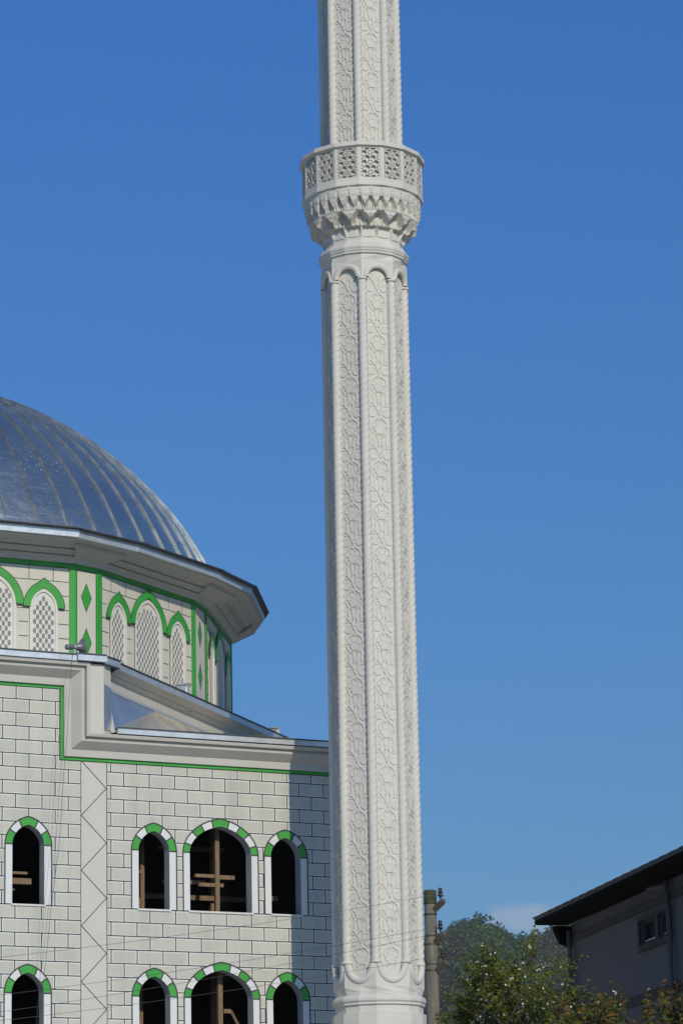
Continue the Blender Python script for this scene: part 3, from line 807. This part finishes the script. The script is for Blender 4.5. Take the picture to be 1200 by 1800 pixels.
# floral relief
def catmull(P, closed=False, sub=4):
    n = len(P); out = []
    for i in range(n if closed else n-1):
        p = [P[(i+k) % n] if closed else P[max(0, min(n-1, i+k))] for k in (-1,0,1,2)]
        for s in range(sub):
            t = s/sub
            out.append(tuple(.5*((2*p[1][c])+(-p[0][c]+p[2][c])*t+(2*p[0][c]-5*p[1][c]+4*p[2][c]-p[3][c])*t*t+(-p[0][c]+3*p[1][c]-3*p[2][c]+p[3][c])*t**3) for c in (0,1)))
    if not closed: out.append(tuple(P[-1]))
    return out
def motif_curves():
    C_ = []   # (points, closed, width, height)
    for s in (-1, 1):
        C_.append(([(s*.165+.082*math.cos(R(a)), .082*math.sin(R(a))) for a in range(0,360,30)], True, .015, .030))
        C_.append(([(s*.165+.040*math.cos(R(a)), .040*math.sin(R(a))) for a in range(0,360,45)], True, .010, .022))
        C_.append(([(s*.20,.26),(s*.13,.20),(s*.075,.12),(s*.035,.03),(0,-.05),(-s*.05,-.12),(-s*.11,-.165),(-s*.165,-.22),(-s*.175,-.29),(-s*.13,-.345)], False, .015, .036))
        C_.append(([(s*.03,.24),(s*.06,.15),(s*.02,.06)], False, .011, .028))
        C_.append(([(s*.06,-.17),(s*.085,-.24),(s*.03,-.31)], False, .011, .024))
        C_.append(([(s*.175,-.27),(s*.20,-.36),(s*.185,-.44),(s*.145,-.50),(s*.165,-.58),(s*.150,-.68),(s*.16,-.76)], False, .014, .032))
        C_.append(([(s*.03,-.50),(s*.06,-.56),(s*.055,-.64),(s*.03,-.72),(s*.05,-.80)], False, .012, .028))
        C_.append(([(s*.09,-.48),(s*.115,-.53),(s*.075,-.55),(s*.09,-.48)], False, .010, .024))
        C_.append(([(s*.13,-.80),(s*.17,-.84),(s*.23,-.82)], False, .012, .026))
    lob = []
    for i in range(24):
        a = 2*math.pi*i/24; r_ = .105+.018*math.cos(6*a)
        lob.append((r_*1.1*math.cos(a), -.385+r_*.95*math.sin(a)))
    C_.append((lob, True, .014, .034))
    C_.append(([(0,-.05),(.03,-.11),(0,-.17),(-.03,-.11)], True, .010, .03))
    C_.append(([(-.05,-.46),(0,-.435),(.05,-.46),(0,-.50)], True, .009, .026))
    return C_
def relief(z0, z1, pitch, scale, half):
    mb = MB(); cur = []
    for P, cl_, wd_, h in motif_curves():
        if len(P) > 14: cur.append((P, cl_, wd_, h))
        else: cur.append((catmull(P, cl_, 3 if len(P) > 7 else 4), cl_, wd_, h))
    rj = random.Random(5)
    z = z1-.22
    while z > z0+.25:
        for P, cl_, wd_, h in cur:
            Q = [(x*scale, z+y_*pitch/1.0) for x, y_ in P]
            if min(q[1] for q in Q) < z0-.15: continue
            n = len(Q); rings = []
            for i in range(n):
                a = Q[(i-1) % n] if cl_ else Q[max(0,i-1)]; b = Q[(i+1) % n] if cl_ else Q[min(n-1,i+1)]
                dx, dz = b[0]-a[0], b[1]-a[1]; l = math.hypot(dx, dz) or 1; nx, nz = -dz/l*wd_, dx/l*wd_
                x, zz = Q[i]
                rings.append([(x-nx,.004,zz-nz),(x-nx*.75,-h*.62,zz-nz*.75),(x+nx*.75,-h*.62,zz+nz*.75),(x+nx,.004,zz+nz)])
            if cl_: rings.append(rings[0])
            if cl_ and n > 10:
                mb.add([(x, -h*.42, zz) for x, zz in Q], [tuple(range(n))])
            mb.loft(rings, closed=False)
        z -= pitch
    for sx in (-1, 1):
        x0, x1 = sorted((sx*half, sx*(half-.018)))
        mb.box((x0,-.016,z0),(x1,.004,z1))
    return mb
rl0 = relief(ZB+.0, ZU-.02, 1.085, 1.06, .268).build('floral_relief', M_stone, shaft)
rl1 = relief(29.2, 38.0, 1.085, 1.0, .25).build('floral_relief', M_stone, upper)
for k in range(8):
    az = A8[k]+R(22.5)
    x, y, _ = dv(az, PA); a = rl0 if k == 0 else dup(rl0, shaft); a.location = (x,y,0); a.rotation_euler = (0,0,az)
    x, y, _ = dv(az, .945*C22); a = rl1 if k == 0 else dup(rl1, upper); a.location = (x,y,0); a.rotation_euler = (0,0,az)
# arched heads (top) and feet (bottom) of the panels
def arch_head(sgn, zc, zend, ap, rin, rollr, sz):
    mb = MB(); hw = ap*math.tan(R(22.5)); n = 20
    arc = [(rin*math.cos(math.pi*i/n), zc+sgn*rin*sz*math.sin(math.pi*i/n)) for i in range(n+1)]
    outer = [(-hw, zc), (-hw, zend), (hw, zend), (hw, zc)]
    poly = outer+arc if True else None
    V, F = cdt_fill(poly, [])
    mb.add([(v.x,-ap,v.y) for v in V], F)
    mb.loft([[(x,-ap,z) for x,z in arc], [(x,-PA,z) for x,z in arc]], closed=False)
    mb.loft([[(x,-ap,zc) for x in (rin,hw)], [(x,-PA+.0,zc) for x in (rin,hw)]], closed=False)
    mb.loft([[(-x,-ap,zc) for x in (rin,hw)], [(-x,-PA+.0,zc) for x in (rin,hw)]], closed=False)
    rm = rin+.035; rings = []
    for i in range(n+1):
        t = math.pi*i/n; cx, cz = rm*math.cos(t), zc+sgn*rm*sz*math.sin(t)
        ring = []
        for k in range(10):
            p = 2*math.pi*k/10; ro = rollr*math.cos(p)
            ring.append((cx+ro*math.cos(t), -ap+.012-rollr*.8*math.sin(p), cz+sgn*ro*math.sin(t)))
        rings.append(ring)
    mb.loft(rings)
    return mb
ah = arch_head(1, ZU+.02, 27.15, 1.005, .275, .075, 1.0).build('arch_head', M_stone, shaft)
af = arch_head(-1, ZB-.02, 9.09, 1.005, .285, .085, 1.22).build('arch_foot', M_stone, shaft)
for k in range(8):
    az = A8[k]+R(22.5)
    for src in (ah, af):
        a = src if k == 0 else dup(src, shaft); a.rotation_euler = (0,0,az)
RP = 1.005/C22
nk = MB()
nk.loft([poly16(RP,1.005,27.15), poly16(1.05,1.05,27.30)])
nk.loft([poly16(r_,r_,z) for r_, z in ((1.05,27.30),(1.10,27.32),(1.10,27.36),(1.125,27.385),(1.125,27.41),(1.15,27.46),(1.14,27.52),(1.09,27.58),(1.02,27.62),(1.0,27.68),(1.0,27.80))])
nk.build('neck_moulding', M_stone, minaret)
bs = MB()
bs.loft([poly16(RP,1.005,9.09), poly16(1.045,1.03,8.97), poly16(1.03,1.03,8.90), poly16(1.09,1.09,8.87), poly16(1.13,1.13,8.82), poly16(1.13,1.13,8.76), poly16(1.09,1.09,8.71), poly16(1.10,1.10,8.69), poly16(1.10,1.10,8.67), poly16(1.05,1.05,8.66), poly16(1.05,1.05,8.49), poly16(1.13,1.13,8.47), poly16(1.13,1.13,8.38), poly16(1.135,1.135,8.37), poly16(1.16,1.16,5.5), poly16(1.5,1.5,5.0), poly16(1.55,1.55,0)])
bs.build('base', M_stone, minaret)
# muqarnas corbels
def muq():
    n16 = 16; per = 24; n = n16*per
    tiers = [(28.94,28.70,1.475,1.455,32,.0), (28.70,28.36,1.455,1.33,32,.5), (28.36,28.02,1.37,1.12,16,.5), (28.02,27.76,1.15,1.0,16,0.0)]
    rings = []
    for ti, (zt, zb, ro, ri, cells, ph) in enumerate(tiers):
        rows = (6, 12, 12, 9)[ti]
        for q in range(rows+1):
            v = 1-q/rows; z = zb+(zt-zb)*v; ring = []
            for j in range(n):
                az = R(-3.5)+2*math.pi*j/n
                c = (j/n*cells+ph) % 1.0; u = abs(2*c-1)     # u=1 at bracket spine, 0 mid niche
                if ti == 0:
                    g_ = 1.0; st = int(v*3)/3.0
                    r_ = ro-(.035*(1-st) if u > .72 else .0)+(.02 if u > .72 else 0)*st-.012*(v < .08)
                elif ti == 3:
                    g_ = max(0, min(1, (u-.72)/.28))*v; r_ = ri+(ro-ri)*g_
                else:
                    a_ = .92*(1-u)**.8; g_ = max(0, min(1, (v-a_)/.22)) if u < .97 else min(1, .35+v*.9)
                    star = (.055*max(0, 1-abs(u-.5)*4.5)+.07*max(0, 1-u*4)*(1-v))*(1-g_)
                    r_ = ri+(ro-ri)*(g_*(.86+.14*(int(v*3)/2.0)))+star-.04*(1-u)*(1-g_)
                ring.append(dv(az, r_, z))
            rings.append(ring)
    mb = MB(); mb.loft(rings); return mb
balcony = MB()
balcony.loft([poly16(r_,r_,z) for r_, z in ((1.475,28.93),(1.545,28.95),(1.545,29.02),(1.53,29.05),(1.53,29.16),(1.46,29.16),(1.46,29.10),(.9,29.10))])
bal = balcony.build('balcony', M_stone, minaret)
mq = muq().build('muqarnas', M_stone, bal)
rim = MB()
rim.loft([poly16(r_,r_,z) for r_, z in ((1.46,29.94),(1.53,29.94),(1.53,29.97),(1.60,29.99),(1.60,30.08),(1.58,30.10),(1.44,30.10),(1.44,29.94),(1.46,29.94))])
rim.build('rim', M_stone, bal)
# pierced parapet panel
def clipseg(a, b, x0, x1, z0, z1):
    dx, dz = b[0]-a[0], b[1]-a[1]; t0, t1 = 0, 1
    for p, q in ((-dx,a[0]-x0),(dx,x1-a[0]),(-dz,a[1]-z0),(dz,z1-a[1])):
        if abs(p) < 1e-9:
            if q < 0: return None
        else:
            t = q/p
            if p < 0: t0 = max(t0, t)
            else: t1 = min(t1, t)
    if t1-t0 < .02: return None
    return (a[0]+dx*t0, a[1]+dz*t0), (a[0]+dx*t1, a[1]+dz*t1)
pw = 2*1.53*math.sin(R(11.25)); pa = 1.53*math.cos(R(11.25))
lp = MB(); hx = pw/2-.052; z0_, z1_ = 29.16, 29.94
for sx in (-1, 1):
    x0, x1 = sorted((sx*hx, sx*(pw/2+.0))); lp.box((x0,0,z0_),(x1,.08,z1_))
segs = []
Lx = .262
dxn = Lx*math.sqrt(3)/2
nodes = [(c_*dxn, z0_+.39+(k+(.5 if c_ % 2 else 0))*Lx) for c_ in range(-2, 3) for k in range(-4, 5)]
for cx, cz in nodes:
    for k in range(3):      # long bars to the neighbours
        a = R(60*k)
        segs.append(((cx,cz), (cx+Lx*math.sin(a), cz+Lx*math.cos(a))))
    Hx = [(cx+Lx*.36*math.sin(R(60*k)), cz+Lx*.36*math.cos(R(60*k))) for k in range(6)]
    for k in range(6): segs.append((Hx[k], Hx[(k+1) % 6]))
for a, b in segs:
    c = clipseg(a, b, -hx, hx, z0_, z1_)
    if not c: continue
    (ax_, az_), (bx_, bz_) = c; dx, dz = bx_-ax_, bz_-az_; l = math.hypot(dx, dz); nx, nz = -dz/l*.0125, dx/l*.0125
    y0_, y1_ = .010, .075
    lp.add([(ax_-nx,y0_,az_-nz),(bx_-nx,y0_,bz_-nz),(bx_+nx,y0_,bz_+nz),(ax_+nx,y0_,az_+nz),(ax_-nx,y1_,az_-nz),(bx_-nx,y1_,bz_-nz),(bx_+nx,y1_,bz_+nz),(ax_+nx,y1_,az_+nz)],
           [(0,1,2,3),(0,4,5,1),(2,6,7,3),(7,6,5,4)])
lp.box((-hx-.02,.088,z0_),(hx+.02,.11,z1_))
lpo = lp.build('lattice_panel', M_stone, bal)
for k in range(16):
    az = R(-3.5+11.25+22.5*k); a = lpo if k == 0 else dup(lpo, bal)
    x, y, _ = dv(az, pa); a.location = (x,y,0); a.rotation_euler = (0,0,az)

# ---------------------------------------------------------------- utility pole and wires
pole = empty('utility_pole', (1.585, 62.0, 0))
tag(pole, 'weathered concrete utility pole with three insulator arms beside the minaret', 'utility pole')
pb = MB()
pb.loft([[(r_*math.cos(2*math.pi*k/20), r_*math.sin(2*math.pi*k/20), z) for k in range(20)] for r_, z in ((.165,0),(.138,6.9),(.128,7.6),(.126,8.6),(.120,8.61),(.118,9.42))], cap1=True)
pb.build('shaft', M_pole, pole, smooth=False)
cp = MB(); cp.loft([[(r_*math.cos(2*math.pi*k/20), r_*math.sin(2*math.pi*k/20), z) for k in range(20)] for r_, z in ((.120,9.40),(.124,9.42),(.124,9.66),(.11,9.68))], cap1=True); cp.build('cap', M_moss, pole)
attach = []
for i, (z, ox) in enumerate(((9.40, .02), (8.76, .0), (8.20, .03))):
    am = MB(); am.tube([(.04,-.02,z-.14),(.22+ox,-.22,z+.02)], .075, 4)
    am.tube([(.14+ox,-.16,z-.03),(.25+ox,-.245,z+.035)], .062, 4); arm = am.build('arm', M_arm, pole)
    for zz in (z+.02, z-.20+.05*i):
        sr = MB(); sr.loft([[((.134)*math.cos(2*math.pi*k/20), (.134)*math.sin(2*math.pi*k/20), q) for k in range(20)] for q in (zz-.012, zz+.012)])
        sr.build('strap', M_wire, pole)
    ins = MB(); bx, by, bz = .18+ox, -.19, z+.08
    ins.loft([[(bx+r_*math.cos(2*math.pi*k/14), by+r_*math.sin(2*math.pi*k/14), bz+h) for k in range(14)] for r_, h in ((.015,0),(.018,.04),(.055,.05),(.06,.075),(.035,.09),(.03,.11),(.05,.125),(.05,.15),(.028,.16),(.035,.18),(.04,.21),(.02,.22))], cap1=True)
    ins.build('insulator', M_insul, pole, smooth=True)
    attach.append(Vector((1.585+bx, 62+by, bz+.10)))
fence_r = MB()
def wire(a, b, sag, rad, label):
    mb = MB(); a = Vector(a); b = Vector(b)
    mb.tube([a+(b-a)*t-Vector((0,0,sag*4*t*(1-t))) for t in [i/30 for i in range(31)]], rad, 4)
    tag(mb.build('overhead_wire', M_wire2), label, 'wire', 'overhead wires crossing in front of the mosque')
ext = lambda p, q, k: tuple(Vector(p)+(Vector(q)-Vector(p))*k)
wire(attach[0], ext(attach[0], (-7.32,60,8.50), 1.7), .25, .0036, 'topmost overhead wire, from the highest insulator across the windows')
wire(attach[1], ext(attach[1], (-7.31,60,7.78), 1.7), .25, .0036, 'overhead wire from the middle insulator, upper of the two leaving there')
wire(attach[1]-Vector((.2,0,.16)), ext(attach[1], (-7.31,60,7.50), 1.7), .25, .0036, 'overhead wire from the strap beneath the middle insulator')
wire(attach[2], ext(attach[2], (-7.31,60,7.30), 1.7), .25, .0036, 'lowest overhead wire, from the bottom insulator')

# ---------------------------------------------------------------- neighbouring house
HA = math.atan2(-.979, .2045)          # along the facade, towards the camera
house = empty('house', (3.86, 55.0, 0), HA)
tag(house, 'dark grey rendered house in shade with deep eaves and a pair of small windows', 'house')
# local: x along facade towards camera, y: left of travel. travel is -Y world => left is +X world (into the house)
HL = 17.0
hw_ = MB()
wx = [(4.10,4.98),(5.14,5.68)]; wz = (7.27,7.66)
V, F = cdt_fill([(0,0),(HL,0),(HL,8.12),(0,8.12)], [[(a,wz[0]),(b,wz[0]),(b,wz[1]),(a,wz[1])] for a, b in wx])
hw_.add([(v.x,0,v.y) for v in V], F)
for a, b in wx:
    q = [(a,wz[0]),(b,wz[0]),(b,wz[1]),(a,wz[1])]
    hw_.add([(x,0,z) for x,z in q]+[(x,.14,z) for x,z in q], [(i,i+4,(i+1)%4+4,(i+1)%4) for i in range(4)])
hw_.add([(0,0,0),(0,9,0),(0,9,8.12),(0,4.5,10.2),(0,0,8.12)], [(0,1,2,3,4)]); hw_.add([(HL,0,0),(HL,9,0),(HL,9,8.12),(HL,4.5,10.2),(HL,0,8.12)], [(4,3,2,1,0)])
hw_.add([(0,9,0),(HL,9,0),(HL,9,8.12),(0,9,8.12)], [(3,2,1,0)])
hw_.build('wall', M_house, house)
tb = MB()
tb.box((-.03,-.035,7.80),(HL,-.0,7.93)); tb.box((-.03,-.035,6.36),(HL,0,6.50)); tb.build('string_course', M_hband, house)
rf = MB()
def roofslab(y0, z0, y1, z1, th):
    rf.add([(-.24,y0,z0),(HL+.5,y0,z0),(HL+.5,y1,z1),(-.24,y1,z1),(-.24,y0,z0-th),(HL+.5,y0,z0-th),(HL+.5,y1,z1-th),(-.24,y1,z1-th)], [(0,1,2,3),(7,6,5,4),(0,4,5,1),(1,5,6,2),(2,6,7,3),(3,7,4,0)])
roofslab(-.60, 8.25, 4.5, 10.29, .05); roofslab(9.6, 8.25, 4.5, 10.29, .05)
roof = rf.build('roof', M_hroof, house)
rb = MB()       # tile or sheet ribs along the eaves edge
for i in range(36):
    x = -.35+i*.5
    rb.tube([(x+.05,-.61,8.255),(x+.05,4.4,10.27)], .018, 4)
rb.build('sheet_rib', M_hroof, roof)
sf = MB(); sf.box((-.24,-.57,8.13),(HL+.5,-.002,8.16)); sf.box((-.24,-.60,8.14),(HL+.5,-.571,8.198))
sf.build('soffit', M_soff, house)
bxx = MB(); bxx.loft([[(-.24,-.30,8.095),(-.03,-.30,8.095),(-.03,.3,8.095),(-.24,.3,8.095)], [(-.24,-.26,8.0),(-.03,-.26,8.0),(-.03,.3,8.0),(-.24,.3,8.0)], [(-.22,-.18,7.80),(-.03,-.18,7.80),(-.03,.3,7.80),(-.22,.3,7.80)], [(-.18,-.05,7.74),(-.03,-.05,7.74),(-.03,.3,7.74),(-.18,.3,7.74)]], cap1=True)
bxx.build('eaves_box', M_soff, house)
for x in (.10, 5.83):
    dp = MB(); dp.tube([(x,-.09,8.10 if x > 1 else 8.0),(x,-.075,7.6),(x,-.075,0)], .042, 10); 
    for zz in (7.3,5.6): dp.tube([(x,-.075,zz-.03),(x,-.075,zz+.03)], .052, 10)
    dp.build('downpipe', M_house, house, smooth=True)
elb = MB(); elb.tube([(5.83,-.09,8.02),(5.70,-.12,8.03),(5.25,-.22,8.03)], .035, 8); elb.build('gutter_elbow', M_house, house, smooth=True)
for a, b in wx:
    wf = MB()
    z0, z1 = wz
    for q in (((a,.05,z0),(b,.10,z0+.06)), ((a,.05,z1-.05),(b,.10,z1)), ((a,.05,z0+.06),(a+.06,.10,z1-.05)), ((b-.06,.05,z0+.06),(b,.10,z1-.05))): wf.box(*q)
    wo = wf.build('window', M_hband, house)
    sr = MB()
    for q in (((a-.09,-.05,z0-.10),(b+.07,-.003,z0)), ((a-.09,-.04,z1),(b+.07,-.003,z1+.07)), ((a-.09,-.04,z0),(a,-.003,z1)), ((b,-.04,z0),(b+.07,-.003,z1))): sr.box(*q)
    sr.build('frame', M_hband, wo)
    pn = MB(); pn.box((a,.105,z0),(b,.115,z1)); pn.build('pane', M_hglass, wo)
    br = MB(); br.box((a+.08,.035,z0+.06),(b-.10,.05,z0+.075)); br.build('sill_bar', M_sill, wo)

# pale lower wall just beyond the house, bluish light put into its colour
bl = MB(); bl.box((0,0,0),(6,.25,7.35)); bl.box((-.05,-.03,7.35),(6.05,.28,7.42), 1)
bo = bl.build('rear_shed', [mat('blue_lit_wall', (0.14,0.21,0.32), .8, .08, 1.5), M_hband])
bo.location = (4.13, 60.0, 0); bo.rotation_euler = (0,0,R(-6)); tag(bo, 'sliver of pale wall in bluish light just behind the dark house corner', 'shed')

# ---------------------------------------------------------------- trees and shrubs
def leafquad(mb, p, d, size, wdt, mi, rr_, curl=.25):
    d = d.normalized(); s = d.cross(Vector((rr_.uniform(-1,1), rr_.uniform(-1,1), rr_.uniform(-1,1))))
    if s.length < 1e-3: return
    s.normalize(); nn = s.cross(d)
    a = p; b = p+d*size*.5+nn*size*curl*.3; c = p+d*size
    c = c-Vector((0,0,size*curl*.5))
    mb.add([a, b-s*wdt, c, b+s*wdt], [(0,1,2,3)], mi)
def grow(mb, lf, p, d, L, r, depth, rr_, prm):
    n = 5; pts = [p]; rad = [r]; q = p.copy(); dd = d.normalized()
    for i in range(n):
        dd = (dd+Vector((rr_.uniform(-1,1), rr_.uniform(-1,1), rr_.uniform(-.5,1)))*prm['wig']).normalized()
        q = q+dd*L/n; pts.append(q.copy()); rad.append(r*(1-.5*(i+1)/n))
    mb.tube(pts, rad, 5 if depth > 1 else 4, cap=False)
    if depth > 0:
        kids = prm['kids'][depth]
        for k in range(kids):
            t = .35+.65*(k+rr_.random())/kids; i = min(n-1, int(t*n)); bp_ = pts[i].lerp(pts[i+1], t*n-i)
            ax = Vector((rr_.uniform(-1,1), rr_.uniform(-1,1), rr_.uniform(-.15,.55))).normalized()
            nd = (dd*prm['fwd']+ax*1.0+Vector((0,0,prm['up']))).normalized()
            grow(mb, lf, bp_, nd, L*prm['len']*rr_.uniform(.75,1.2), rad[i]*.6, depth-1, rr_, prm)
    if depth <= 1: lf(pts, rr_, depth)

# blossoming fruit tree
def blossom_tree(x, y, label, seed, h0, spread, ln=1.0, name='blossoming_tree'):
    e = empty(name, (x,y,0)); tag(e, label, 'tree', None)
    tr_, lv, fl = MB(), MB(), MB(); rr_ = random.Random(seed)
    def lf(pts, r_, depth):
        for a, b in zip(pts, pts[1:]):
            for _ in range(3 if depth == 0 else 2):
                if r_.random() < .68: continue
                p = a.lerp(b, r_.random()); c = p+Vector((r_.uniform(-1,1), r_.uniform(-1,1), r_.uniform(-1,1)))*.02
                for _k in range(4): leafquad(lv, c, Vector((r_.uniform(-1,1), r_.uniform(-1,1), r_.uniform(-.2,1))), r_.uniform(.035,.065), r_.uniform(.008,.016), 0, r_)
            if r_.random() < .045:
                p = a.lerp(b, r_.random())
                for _q in range(r_.choice((1,1,2,3))):
                    c = p+Vector((r_.uniform(-1,1), r_.uniform(-1,1), r_.uniform(-1,1)))*.035
                    fn = Vector((r_.uniform(-1,1), -1+r_.uniform(-.5,.5), r_.uniform(-.2,1))).normalized()
                    s1 = fn.orthogonal().normalized(); s2 = fn.cross(s1)
                    for k in range(5):
                        t_ = 2*math.pi*k/5; dd = s1*math.cos(t_)+s2*math.sin(t_); tt = s1*-math.sin(t_)+s2*math.cos(t_)
                        fl.add([c, c+dd*.011-tt*.007+fn*.003, c+dd*.018+fn*.005, c+dd*.011+tt*.007+fn*.003], [(0,1,2,3)])
    base = Vector((0,0,0)); top = Vector((rr_.uniform(-.1,.1), 0, h0))
    tr_.tube([base, base.lerp(top,.5)+Vector((.05,.03,0)), top], [.10,.08,.065], 8, cap=False)
    prm = {'wig': .16, 'kids': {3:4, 2:4, 1:4}, 'len': .62, 'fwd': .55, 'up': .30}
    for k in range(7):
        a = 2*math.pi*k/7+rr_.uniform(-.3,.3)
        grow(tr_, lf, top-Vector((0,0,rr_.uniform(0,.9))), Vector((math.cos(a)*spread, math.sin(a)*spread, rr_.uniform(.7,1.3))), ln*rr_.uniform(.8,1.25), .036, 3, rr_, prm)
    tr_.build('trunk', M_bark, e); lv.build('crown', M_leaf, e); fl.build('blossom', M_petal, e)
    return e
blossom_tree(2.42, 46.0, 'tall spring tree with sparse green leaves and white blossoms between pole and dark house', 21, 5.50, .46, .90)
blossom_tree(3.05, 44.5, 'lower leafy tree with a few white blossoms overlapping the corner of the dark house', 34, 4.9, .46, .80)
blossom_tree(2.06, 47.6, 'low green tree behind the tall blossoming tree, left of its trunk', 41, 5.35, .42, .80)

blossom_tree(1.68, 46.8, 'slight young tree with few blossoms nearest the utility pole, below the insulators', 57, 5.0, .36, .62)

def shrub(x, y, hgt, seed, label, nsh=26, rad=.55):
    e = empty('leafy_shrub', (x,y,0)); tag(e, label, 'shrub', None)
    st, lv = MB(), MB(); rr_ = random.Random(seed)
    st.tube([(0,0,0),(.03,0,hgt*.4),(0,.02,hgt*.65)], [.07,.055,.04], 7, cap=False)
    for i in range(nsh):
        a = rr_.uniform(0,2*math.pi); r_ = rad*math.sqrt(rr_.random())
        z1 = hgt-(.55*(r_/rad)**2)-rr_.uniform(0,.55)
        b = Vector((0,0,hgt*rr_.uniform(.45,.65))); t = Vector((r_*math.cos(a), r_*math.sin(a), z1))
        mid = b.lerp(t,.5)+Vector((r_*.3*math.cos(a), r_*.3*math.sin(a), -.05))
        pts = [b, mid, t]; st.tube(pts, [.014,.008,.004], 5, cap=False)
        nl = 62
        for k in range(nl):
            f = 1-(k/nl)**1.15
            p = mid.lerp(t, f) if f > 0 else mid
            ang = k*2.4+rr_.uniform(-.3,.3); el = .75-1.5*(k/nl)
            d = Vector((math.cos(ang), math.sin(ang), el+rr_.uniform(-.25,.25)))
            red = k < 9 and rr_.random() < .5
            sz = rr_.uniform(.06,.12)*(0.75 if k < 5 else 1)
            leafquad(lv, p, d-Vector((0,0,.5 if k > 5 else 0)), sz, sz*.24, 1 if red or rr_.random() < .05 else 0, rr_, .5)
    st.build('stem', M_bark, e); lv.build('foliage', [M_lo_g, M_lo_r], e)
shrub(2.78, 38.0, 5.6, 1, 'shrub with drooping leaves and reddish shoots at the foot of the house corner', 30, .42)
shrub(3.30, 37.6, 5.42, 2, 'lowest reddish-leaved shrub standing in the middle of the dark house wall', 30, .45)
shrub(3.82, 38.2, 5.58, 3, 'taller reddish-leaved shrub beneath the pair of house windows', 34, .45)
shrub(4.25, 38.6, 5.8, 4, 'reddish-leaved shrub at the right edge of the photo beside the downpipe', 34, .42)
shrub(4.75, 38.0, 5.5, 5, 'reddish-leaved shrub furthest right, mostly outside the frame', 20, .4)

# ---------------------------------------------------------------- thin haze filling the valley
hz = MB(); hz.box((-1900,-60,-3),(1900,2450,245))
hm = bpy.data.materials.new('thin_haze'); hm.use_nodes = True; t = hm.node_tree; t.nodes.remove(t.nodes['Principled BSDF'])
pv = t.nodes.new('ShaderNodeVolumePrincipled'); pv.inputs['Density'].default_value = 0.00008; pv.inputs['Color'].default_value = (0.84, 0.90, 1.0, 1)
t.links.new(pv.outputs[0], t.nodes['Material Output'].inputs['Volume'])
tag(hz.build('haze', hm), kind='stuff')
